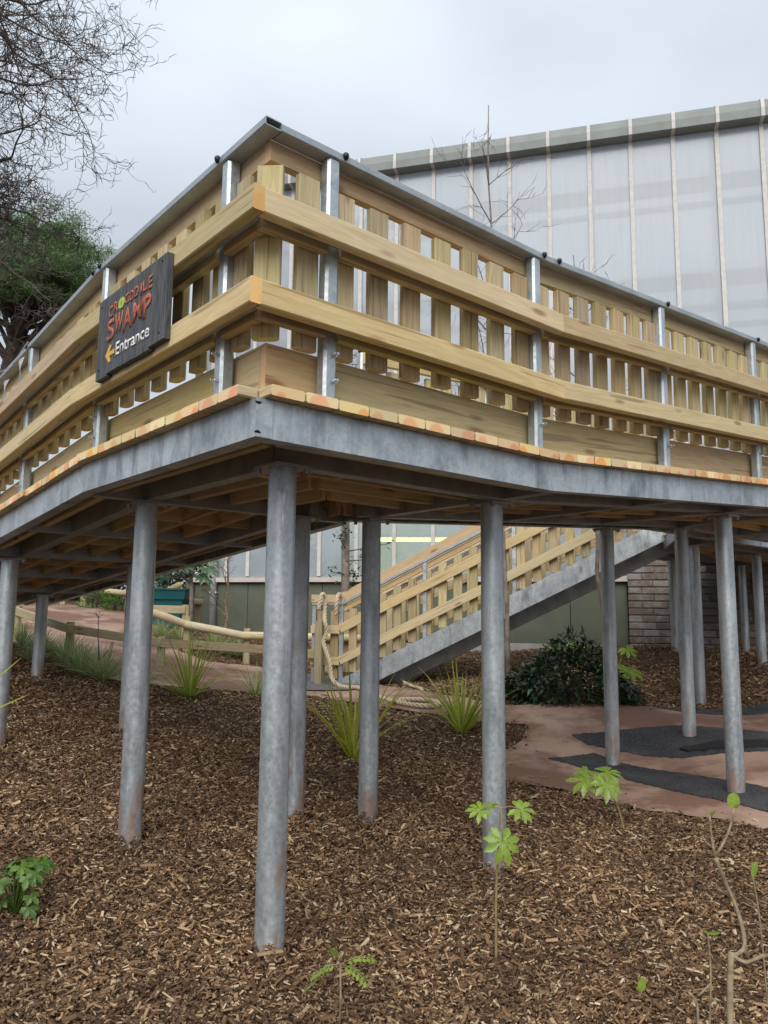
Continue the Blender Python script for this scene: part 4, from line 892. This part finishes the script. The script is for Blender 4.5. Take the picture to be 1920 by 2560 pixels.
x, y = 3.05, 10.45; b0 = gpt(x, y, -.02)
seedling('fatsia', b0, [(x, y, -.8), (x + .1, y, -.62), (x + .2, y, -.42)], [((x - .1, y - .1, -.66), (-.1, -.6, .8), (-1, -.2, -.3), .2), ((x + .22, y - .1, -.68), (.1, -.6, .8), (1, -.2, -.4), .2), ((x + .22, y, -.40), (0, -.6, .8), (.3, -1, -.2), .17), ((x + .03, y - .14, -.63), (0, -.6, .8), (.1, -1, -.3), .2)], 'lobed pale green plant right of the dark shrub', rs=.012)
# pinnate seedling
e = empty('pinnate_seedling', P2(-.143, 3.02), 'tiny fern-leaved seedling at the bottom of the bed', 'plant'); mb = MB(); b0 = Vector(P2(-.143, 3.02)); top = b0 + Vector((0, 0, .24)); mb.tube([b0, b0 + Vector((.004, 0, .12)), top], [.005, .0042, .003], 6)
ends = [top + Vector(q) * 1.35 for q in ((.085, .0, .015), (-.07, .0, -.03), (.07, -.03, -.03), (-.02, -.02, .045), (-.09, .02, -.07))]
for q in ends: mb.tube([top, top.lerp(q, .5) + UP * .012, q], .0016, 5)
mb.build('stem', M['paletwig'], e, True); mb = MB()
for q in ends:
    d = (q - top); L_ = d.length; d.normalize(); sd = d.cross(UP).normalized()
    for i in range(2, 8):
        c = top.lerp(q, i / 7) + UP * .012 * (1 - abs(i / 7 - .5) * 2)
        for sg in (-1, 1):
            tp = c + sd * sg * .034 + d * .010 - UP * .006; m_ = c.lerp(tp, .5); w_ = d * .0085
            mb.add([c, m_ - w_, tp, m_ + w_], [(0, 1, 2, 3)])
mb.build('leaflets', M['fatsia'], e)['kind'] = 'stuff'
# bottom-left leafy plant
e = empty('leafy_plant', P2(-1.69, 3.78), 'leafy dark green plant at the left edge of the bed', 'plant'); mb = MB(); lb = MB(); b0 = Vector(P2(-1.69, 3.78)); R_ = random.Random(4)
for k in range(34):
    an = R_.uniform(0, 6.28); q = b0 + Vector((cos(an) * R_.uniform(.02, .13), sin(an) * R_.uniform(.02, .11), R_.uniform(.05, .24))); mb.tube([b0, b0.lerp(q, .6) + UP * .03, q], .0025, 5)
    palmate(lb, q, (cos(an) * .5, sin(an) * .5 - .4, .8), (cos(an), sin(an), -.2), R_.uniform(.05, .075), 5, radians(210), 1.5)
mb.build('stems', M['midleaf'], e, True); lb.build('leaves', M['midleaf'], e, True)
# bare pruned twig plant, lower right
e = empty('pruned_shrub', P2(1.31, 3.16), 'bare pruned shrub with pale forked stems at lower right', 'shrub'); mb = MB()
def rpx(pts, rads, n=7): mb.tube(smooth_path(pts, .03), np.interp(np.linspace(0, 1, len(smooth_path(pts, .03))), np.linspace(0, 1, len(rads)), rads).tolist(), n)
bs = Vector(P2(1.31, 3.10))
rpx([bs, (1.325, 3.12, -1.40), (1.33, 3.125, -1.34), (1.345, 3.14, -1.255)], [.013, .0125, .0135, .012]); J = Vector((1.352, 3.14, -1.27))
rpx([J, (1.40, 3.16, -1.255), (1.415, 3.18, -1.21), (1.40, 3.2, -1.12), (1.36, 3.2, -1.02), (1.325, 3.2, -.93)], [.009, .008, .0085, .007, .0075, .010])
rpx([J, (1.39, 3.12, -1.285), (1.45, 3.12, -1.262), (1.52, 3.13, -1.255), (1.58, 3.13, -1.22), (1.60, 3.13, -1.12)], [.008, .007, .0075, .006, .0055, .004])
rpx([(1.325, 3.2, -.93), (1.315, 3.2, -.86), (1.31, 3.2, -.77)], [.007, .005, .004]); rpx([(1.33, 3.2, -.92), (1.38, 3.2, -.84), (1.41, 3.2, -.74)], [.006, .005, .004])
rpx([P2(1.19, 3.1), (1.19, 3.1, -1.42), (1.16, 3.1, -1.385)], [.006, .005, .004]); rpx([P2(1.24, 3.12), (1.255, 3.12, -1.32), (1.25, 3.12, -1.18)], [.004, .004, .003]); rpx([(1.255, 3.12, -1.36), (1.20, 3.11, -1.40)], [.004, .004]); rpx([P2(1.55, 3.3), (1.535, 3.3, -1.2), (1.515, 3.3, -1.03)], [.004, .0035, .003])
mb.build('stems', M['paletwig'], e, True)
def oval(c, u, v, l, w):
    c, u, v = Vector(c), Vector(u).normalized(), Vector(v).normalized(); n = 10; nn = u.cross(v)
    pts = [c + u * l * (.5 - .5 * cos(2 * pi * k / n)) + v * w * .5 * sin(2 * pi * k / n) + nn * .12 * w * abs(sin(2 * pi * k / n)) for k in range(n)]; lb.add(pts + [c + u * l * .5], [(k, (k + 1) % n, n) for k in range(n)])
lb = MB(); oval((1.41, 3.2, -.745), (0, 0, 1), (1, -.2, 0), .062, .05); oval((1.412, 3.2, -.745), (.3, -.3, .6), (1, .2, -.3), .03, .018); oval((1.31, 3.2, -.77), (.6, -.3, .5), (.5, .3, -.5), .032, .018); oval((1.25, 3.12, -1.18), (1, -.2, .1), (0, -.5, 1), .045, .02); oval((1.515, 3.3, -1.035), (.3, 0, 1), (1, -.3, -.3), .065, .024); oval((1.25, 3.12, -1.18), (-.5, -.3, .2), (0, -.5, 1), .025, .014); oval((1.16, 3.0, -1.49), (.2, -.1, 1), (1, 0, 0), .03, .014); oval((1.20, 3.0, -1.49), (-.1, -.1, 1), (1, .2, 0), .035, .014)
lb.build('leaves', M['fatsia'], e)
e = empty('sprig', P2(1.06, 3.34), 'tiny sprout with one upright leaf left of the pruned shrub', 'plant'); mb = MB(); b0 = Vector(P2(1.06, 3.34)); mb.tube([b0, b0 + Vector((0, 0, .04))], .003, 5); mb.build('stem', M['stem'], e); lb = MB(); oval(b0 + Vector((0, 0, .035)), (.1, -.1, 1), (1, -.2, 0), .06, .032); oval(b0 + Vector((0, 0, .03)), (-.6, -.2, .8), (.5, -.3, .4), .035, .018); lb.build('leaves', M['fatsia'], e)
# dry seed stalk by the fence
e = empty('seed_stalk', P2(-3.72, 10.0), 'thin dry seed stalk with one white bloom beside the grass', 'plant'); mb = MB(); b0 = Vector(P2(-3.72, 10.0)); tp = b0 + Vector((.06, 0, .78))
mb.tube([b0, b0 + Vector((.10, 0, .25)), b0 + Vector((.07, 0, .55)), tp], [.009, .008, .006, .004], 6); mb.tube([b0 + Vector((.09, 0, .22)), b0 + Vector((.22, 0, .38)), b0 + Vector((.26, 0, .46))], .004, 5)
for q in ((-.05, 0, .06), (.05, .02, .05), (0, .03, .08), (-.03, -.02, .07)): mb.tube([tp, tp + Vector(q)], .003, 4)
mb.build('stem', M['twig'], e); mb = MB(); q = b0 + Vector((.26, 0, .47)); mb.tube([q - Vector((.02, 0, 0)), q - Vector((.01, 0, -.0)), q + Vector((.01, 0, 0)), q + Vector((.02, 0, 0))], [.008, .022, .022, .008], 8); mb.build('bloom', M['white'], e)
# dark evergreen shrub
def leafcloud(mb, n, sampler, L_, W_, R_, droop=.3):
    for k in range(n):
        c, out = sampler(); l = L_ * R_.uniform(.6, 1.2); w = W_ * R_.uniform(.7, 1.2)
        d = (out + Vector((R_.gauss(0, .5), R_.gauss(0, .5), R_.gauss(0, .4) - droop))).normalized(); s_ = d.cross(Vector((R_.gauss(0, .4), R_.gauss(0, .4), 1))).normalized(); n_ = s_.cross(d)
        mb.add([c, c + d * l * .35 - s_ * w / 2 + n_ * w * .15, c + d * l * .5 , c + d * l * .35 + s_ * w / 2 + n_ * w * .15, c + d * l - n_ * l * .12], [(0, 1, 2), (0, 2, 3), (1, 4, 2), (2, 4, 3)])
e = empty('evergreen_shrub', P2(2.3, 9.75), 'low dark glossy evergreen shrub beside the path', 'shrub'); R_ = random.Random(11); mb = MB()
def smp():
    while True:
        a, b, c = R_.uniform(-1, 1), R_.uniform(-1, 1), R_.uniform(0, 1); r2 = a * a + b * b + c * c
        if .35 < r2 < 1.0: break
    x, y = 2.32 + a * .92, 9.85 + b * .45; h = .62 + .16 * sin(a * 4 + 1); 
    return Vector((x, y, gz(x, y) + .03 + c * h * (1.05 if -.4 < a < .6 else .85))), Vector((a, b, c * .8))
leafcloud(mb, 2600, smp, .13, .045, R_, .35); mb.build('leaves', M['dkleaf'], e)
mb = MB()
for k in range(24):
    an = R_.uniform(0, 6.28); q = Vector((2.32 + cos(an) * .7 * R_.random(), 9.85 + sin(an) * .3 * R_.random(), 0)); g_ = gz(q.x, q.y); mb.tube([(2.32, 9.85, gz(2.32, 9.85) - .02), (q.x, q.y, g_ + R_.uniform(.3, .6))], [.012, .004], 5)
mb.build('stems', M['twig'], e)
# bare trees --------------------------------------------------------------
class Tree:
    def __init__(s, seed, rmin=.0075): s.R = random.Random(seed); s.segs = []; s.rmin = rmin
    def grow(s, p, d, L, r, lvl, maxl, spread, droop, zig, kids, shrink=.62, endr=.35):
        R_ = s.R; n = max(3, int(L / (.075 if lvl >= maxl - 1 else .14))); pts = [p.copy()]; rs = [r]; q = p.copy(); dd = d.normalized(); st = L / n
        for i in range(n):
            dd = (dd + Vector((R_.gauss(0, zig), R_.gauss(0, zig), R_.gauss(0, zig) - droop))).normalized(); q = q + dd * st; pts.append(q.copy()); rs.append(r * (1 - (1 - endr) * (i + 1) / n))
        s.segs.append((pts, rs, lvl))
        if lvl >= maxl: return
        nk = kids[min(lvl, len(kids) - 1)]
        for k in range(nk):
            f = R_.uniform(.18, 1.0) if k else 1.0; i = min(n, max(1, int(f * n))); base = pts[i]; td = (pts[i] - pts[i - 1]).normalized()
            ax = td.cross(Vector((R_.gauss(0, 1), R_.gauss(0, 1), R_.gauss(0, 1)))).normalized(); nd = Matrix.Rotation(R_.gauss(spread, .2), 3, ax) @ td
            s.grow(base, nd, L * shrink * R_.uniform(.6, 1.15), max(rs[i] * R_.uniform(.5, .75), s.rmin), lvl + 1, maxl, spread, droop, zig * 1.28, kids, shrink, endr)
    def build(s, names, mat, parent, split):
        for nm, lo, hi in split:
            mb = MB()
            for pts, rs, l in s.segs:
                if lo <= l <= hi: mb.tube(pts, rs, 6 if l == 0 else (5 if l == 1 else 3), cap=False)
            if mb.v: mb.build(nm, mat, parent, True)
e = empty('bare_tree', gpt(-11.9, 13.8), 'large leafless tree whose twiggy branches hang in from the left', 'tree')
T = Tree(5); tr_ = [(-11.9, 13.8, gz(-11.9, 13.8) - .3), (-11.8, 13.7, 3.0), (-11.6, 13.6, 6.5), (-11.35, 13.5, 10.0), (-11.0, 13.4, 14.9)]
mb = MB(); mb.tube(smooth_path(tr_, .5), np.linspace(.36, .16, len(smooth_path(tr_, .5))).tolist(), 10); mb.build('trunk', M['bark'], e, True)
limbs = []
R_ = random.Random(12)
for k in range(20):
    z = 7.2 + 7.6 * k / 19; x_ = -11.6 + .08 * (z - 7)
    lowgap = 9.3 < z < 9.9
    limbs.append(((x_, 13.5, z), (1, R_.uniform(-.55, .45), R_.uniform(-.08, .20) if z > 9 else R_.uniform(.04, .14)), R_.uniform(5.2, 6.2) if not lowgap else 3.5))
for p_, d_, L_ in limbs: T.grow(Vector(p_), Vector(d_), L_ * .68, .095, 0, 4, .80, .008, .12, (7, 7, 5, 3), .56)
T.build(None, M['twig'], e, (('limbs', 0, 1), ('twigs', 2, 9)))
print('bare tree segs', len(T.segs))
def sapling(seed, base, top, r, label, kids=(9, 3, 2), L=1.1, mat='twig', spread=.75, name='bare_sapling', maxl=2, f0=.3, endr=.006):
    e = empty(name, base, label, 'tree'); T = Tree(seed, endr); R_ = T.R; B, Tp = Vector(base), Vector(top); n = 14; pts = [B.lerp(Tp, i / n) + Vector((R_.gauss(0, .008), R_.gauss(0, .008), 0)) * min(i, 3) for i in range(n + 1)]; mb = MB(); rr = [r * (1 - .9 * (i / n)) + .004 for i in range(n + 1)]; mb.tube(pts, rr, 7); mb.build('trunk', M['bark'] if mat == 'twig' else M[mat], e, True)
    for k in range(kids[0]):
        i = int((f0 + (1 - f0) * k / kids[0]) * n); an = R_.uniform(0, 6.28); T.grow(pts[i], Vector((cos(an), sin(an) * .6, .75)), L * (1.1 - .75 * i / n) * R_.uniform(.6, 1.2), rr[i] * .45 + .002, 1, 1 + maxl, spread, -.01, .10, kids, .55)
    T.build(None, M[mat], e, (('branches', 0, 9),)); return e
sapling(2, gpt(1.85, 11.5, -.1), (1.56, 11.0, 7.9), .040, 'slender bare tree rising above the railing in front of the greenhouse', (15, 5, 3), 1.7, f0=.40, endr=.004)
sapling(9, gpt(3.1, 10.75, -.1), (2.55, 9.9, 4.9), .036, 'small bare tree behind the right railing', (12, 5, 3), 1.5, f0=.5, endr=.0045)
sapling(4, gpt(-3.14, 15.5, -.05), (-3.1, 15.4, 1.5), .035, 'small pale leafless tree by the green panels', (9, 4, 3), .85, 'paletwig', f0=.25)
# slim tree with evergreen leaves in front of the panels
e = empty('slim_tree', gpt(-.71, 14.3), 'slim smooth trunk with sparse evergreen leaves behind the stairs', 'tree'); mb = MB(); mb.tube([gpt(-.71, 14.3, -.1), (-.70, 14.3, .5), (-.72, 14.3, 2.0), (-.45, 14.2, 4.5), (-.3, 14.1, 6.2)], [.085, .08, .072, .04, .015], 10); mb.build('trunk', M['bark'], e, True)
R_ = random.Random(3); mb = MB(); tw = MB()
for k in range(34):
    z = R_.uniform(.5, 6.0); an = R_.uniform(0, 6.28); l = R_.uniform(.4, .95) * (1 if z < 3 else .6); p0 = Vector((-.71 + max(0, z - 2) * .1, 14.25, z)); p1 = p0 + Vector((cos(an) * l, sin(an) * l * .5, R_.uniform(-.15, .25))); tw.tube([p0, p1], [.012, .004], 4)
    def sm(): f = R_.uniform(.3, 1.05); return p0.lerp(p1, f) + Vector((R_.gauss(0, .06), R_.gauss(0, .06), R_.gauss(0, .06))), (p1 - p0).normalized()
    leafcloud(mb, 22 if z < 3 else 8, sm, .13, .045, R_, .3)
tw.build('branches', M['twig'], e); mb.build('leaves', leafmat('slim_tree_leaf', (.035, .075, .03), (.09, .15, .06), .25), e)
# pine at far left
e = empty('pine_tree', gpt(-11.5, 22), 'dark green pine with spreading crown behind the left handrail', 'tree'); R_ = random.Random(8)
mb = MB(); mb.tube(smooth_path([(-11.6, 22, .3), (-11.4, 22, 4.5), (-11.0, 22, 8.0), (-10.6, 22, 10.0), (-10.8, 22, 12.0)], .6), np.linspace(.42, .12, len(smooth_path([(-11.6, 22, .3), (-11.4, 22, 4.5), (-11.0, 22, 8.0), (-10.6, 22, 10.0), (-10.8, 22, 12.0)], .6))).tolist(), 10); mb.build('trunk', M['pinebark'], e, True)
br = MB(); nd = MB(); clumps = []
CP = Vector((-11.2, 22, 9.1))
for k in range(46):
    an = R_.uniform(0, 6.28); el = R_.uniform(.02, 1.3); d = Vector((cos(an) * cos(el), sin(an) * cos(el) * .8, sin(el))); p0 = Vector((-11.0, 22, R_.uniform(7.0, 9.6)))
    p1 = CP + Vector((d.x * 3.3, d.y * 3.0, d.z * 2.7)) * R_.uniform(.75, 1.0); pm = p0.lerp(p1, .5) + Vector((0, 0, R_.uniform(-.4, 0))); br.tube([p0, pm, p1], [.10, .06, .02], 5)
    for j in range(13):
        f = R_.uniform(.5, 1.05); c = p0.lerp(p1, f) + Vector((R_.gauss(0, .42), R_.gauss(0, .42), R_.gauss(.12, .20))); clumps.append(c); br.tube([p0.lerp(p1, min(f, 1)), c], [.02, .008], 3)
for c in clumps:
    rr = R_.uniform(.24, .42)
    for j in range(120):
        d = Vector((R_.gauss(0, 1), R_.gauss(0, 1), R_.gauss(.5, .8))).normalized(); s_ = d.orthogonal().normalized(); s_ = Matrix.Rotation(R_.uniform(0, 6.28), 3, d) @ s_
        b_ = c + Vector((R_.gauss(0, 1), R_.gauss(0, 1), R_.gauss(0, .5))) * rr * .55; l = R_.uniform(.10, .18); nd.add([b_ - s_ * .013, b_ + s_ * .013, b_ + d * l], [(0, 1, 2)])
br.build('branches', M['pinebark'], e); nd.build('crown', M['pine'], e)
# shrubs across the path at left, and plants by the greenhouse corner
def bush(name, c, r, n, L_, W_, mat, label, seed, hollow_=.3, cat='shrub', group=None):
    R_ = random.Random(seed); e = empty(name, gpt(c[0], c[1]), label, cat, group); mb = MB(); cz = gz(c[0], c[1])
    def smp():
        while True:
            a, b, d = R_.uniform(-1, 1), R_.uniform(-1, 1), R_.uniform(-.05, 1); r2 = a * a + b * b + d * d
            if hollow_ < r2 < 1 + .15 * sin(a * 7 + d * 5 + seed): break
        return Vector((c[0] + a * r[0], c[1] + b * r[1], cz + .03 + max(0, d) * r[2])), Vector((a, b, d))
    leafcloud(mb, n, smp, L_, W_, R_, .15); mb.build('leaves', mat, e); tw = MB()
    for k in range(14):
        an = R_.uniform(0, 6.28); f = R_.random() * .6; tw.tube([(c[0], c[1], cz - .05), (c[0] + cos(an) * r[0] * f, c[1] + sin(an) * r[1] * f, cz + r[2] * R_.uniform(.5, .85))], [.03, .008], 4)
    tw.build('stems', M['twig'], e); return e
for k, (x, y, rx, ry, rz, lab) in enumerate([(-9.6, 21.0, 2.4, 1.2, 2.3, 'dark hedge shrub at far left beyond the path'), (-7.2, 20.6, 1.9, 1.0, 2.0, 'dark shrub behind the distant log rail'), (-5.4, 20.2, 1.7, 1.0, 2.2, 'dark shrub between log rail and greenhouse corner'), (-12.5, 22.5, 2.4, 1.2, 3.0, 'tall dark shrub under the pine'), (-14.5, 20.0, 2.0, 1.2, 3.0, 'dark shrub outside the left edge')]):
    bush('background_shrub', (x, y), (rx, ry, rz), 2600, .2, .09, M['dkleaf'], lab, 40 + k, .2, group='dark shrubs across the path')
bush('low_shrub', (-6.35, 17.1), (.38, .25, .38), 500, .10, .03, M['midleaf'], 'small fresh green shrub under the distant log rail', 51); bush('low_shrub', (-5.85, 16.9), (.22, .2, .3), 260, .10, .03, M['midleaf'], 'tiny green shrub next to the white flowers', 52); bush('low_shrub', (-8.6, 17.8), (.5, .3, .3), 500, .10, .025, M['grass'], 'low green shrub at the far left of the far bed', 53)
e = empty('fatsia', gpt(-3.75, 14.9), 'large-leaved plant on a brown stem beside the tub', 'plant'); R_ = random.Random(6); mb = MB(); mb.tube([gpt(-3.68, 14.95, -.05), (-3.70, 14.95, .35), (-3.72, 14.95, .75)], [.05, .045, .03], 8); mb.tube([(-3.72, 14.95, .6), (-4.0, 14.9, .8)], [.03, .015], 6); lb = MB()
for k in range(22):
    an = R_.uniform(0, 6.28); rr = R_.uniform(.15, .75); c = Vector((-3.95 + cos(an) * rr, 14.9 + sin(an) * rr * .5, .72 + R_.uniform(-.12, .5))); mb.tube([(-3.75, 14.95, .72), c], .008, 4); palmate(lb, c, (cos(an) * .4, -.5, .8), (cos(an), sin(an), -.4), R_.uniform(.2, .3), 8, radians(270), 1.05)
mb.build('stem', M['bark'], e, True); lb.build('leaves', leafmat('big_fatsia_leaf', (.045, .10, .045), (.10, .18, .085), .2, .35, .5), e)
e = empty('tree_fern', gpt(-5.0, 16.2), 'feathery tree fern fronds between the shrubs and the tub', 'plant'); R_ = random.Random(9); mb = MB(); mb.tube([gpt(-5.0, 16.2, -.05), (-5.0, 16.2, 1.0)], [.09, .07], 8); mb.build('trunk', M['pinebark'], e, True); lb = MB()
for k in range(16):
    an = k / 16 * 6.28 + R_.uniform(-.2, .2); d = Vector((cos(an), sin(an), 0)); L_ = R_.uniform(.8, 1.2); sd = Vector((-sin(an), cos(an), 0))
    for i in range(2, 22):
        f = i / 22; c = Vector((-5.0, 16.2, 1.02)) + d * L_ * f + UP * (.45 * f - .75 * f * f); w = .24 * sin(pi * min(1, f * .9 + .1))
        for sg in (-1, 1): tp = c + sd * sg * w + d * .05 - UP * .04; lb.add([c - d * .016, c + d * .016, tp], [(0, 1, 2)])
lb.build('fronds', M['fern'], e)
e = empty('white_flowers', gpt(-5.45, 16.9), 'clump of small white flowers at the edge of the far bed', 'flowers'); R_ = random.Random(2); mb = MB(); lb = MB(); g_ = gz(-5.45, 16.9)
for k in range(26):
    q = Vector((-5.45 + R_.gauss(0, .12), 16.9 + R_.gauss(0, .08), g_ + R_.uniform(.12, .24))); mb.tube([(q.x, q.y, g_), q], .004, 3)
    for j in range(5): a = j * 1.257; lb.add([q, q + Vector((cos(a - .4) * .02, -.01, sin(a - .4) * .02)), q + Vector((cos(a) * .035, -.01, sin(a) * .035)), q + Vector((cos(a + .4) * .02, -.01, sin(a + .4) * .02))], [(0, 1, 2, 3)])
mb.build('stems', M['grass'], e); lb.build('petals', M['white'], e)
# planting inside the greenhouse
for k, (s, o, rx, rz) in enumerate([(-3.1, -1.5, 1.2, 2.5), (-1.0, -1.9, 1.2, 2.4), (1.5, -2.2, 1.3, 2.7), (3.8, -1.8, 1.4, 3.0)]):
    q = GH(s, o, 0); bush('indoor_plant', (q.x, q.y), (rx, .8, rz), 1500, .3, .12, M['midleaf'], ['leafy plant dimly seen through the leftmost low panels', 'leafy plant behind the panels by the slim tree', 'leafy plant behind the panels above the stair foot', 'leafy plant behind the panels further right'][k], 70 + k, .2, 'plant')
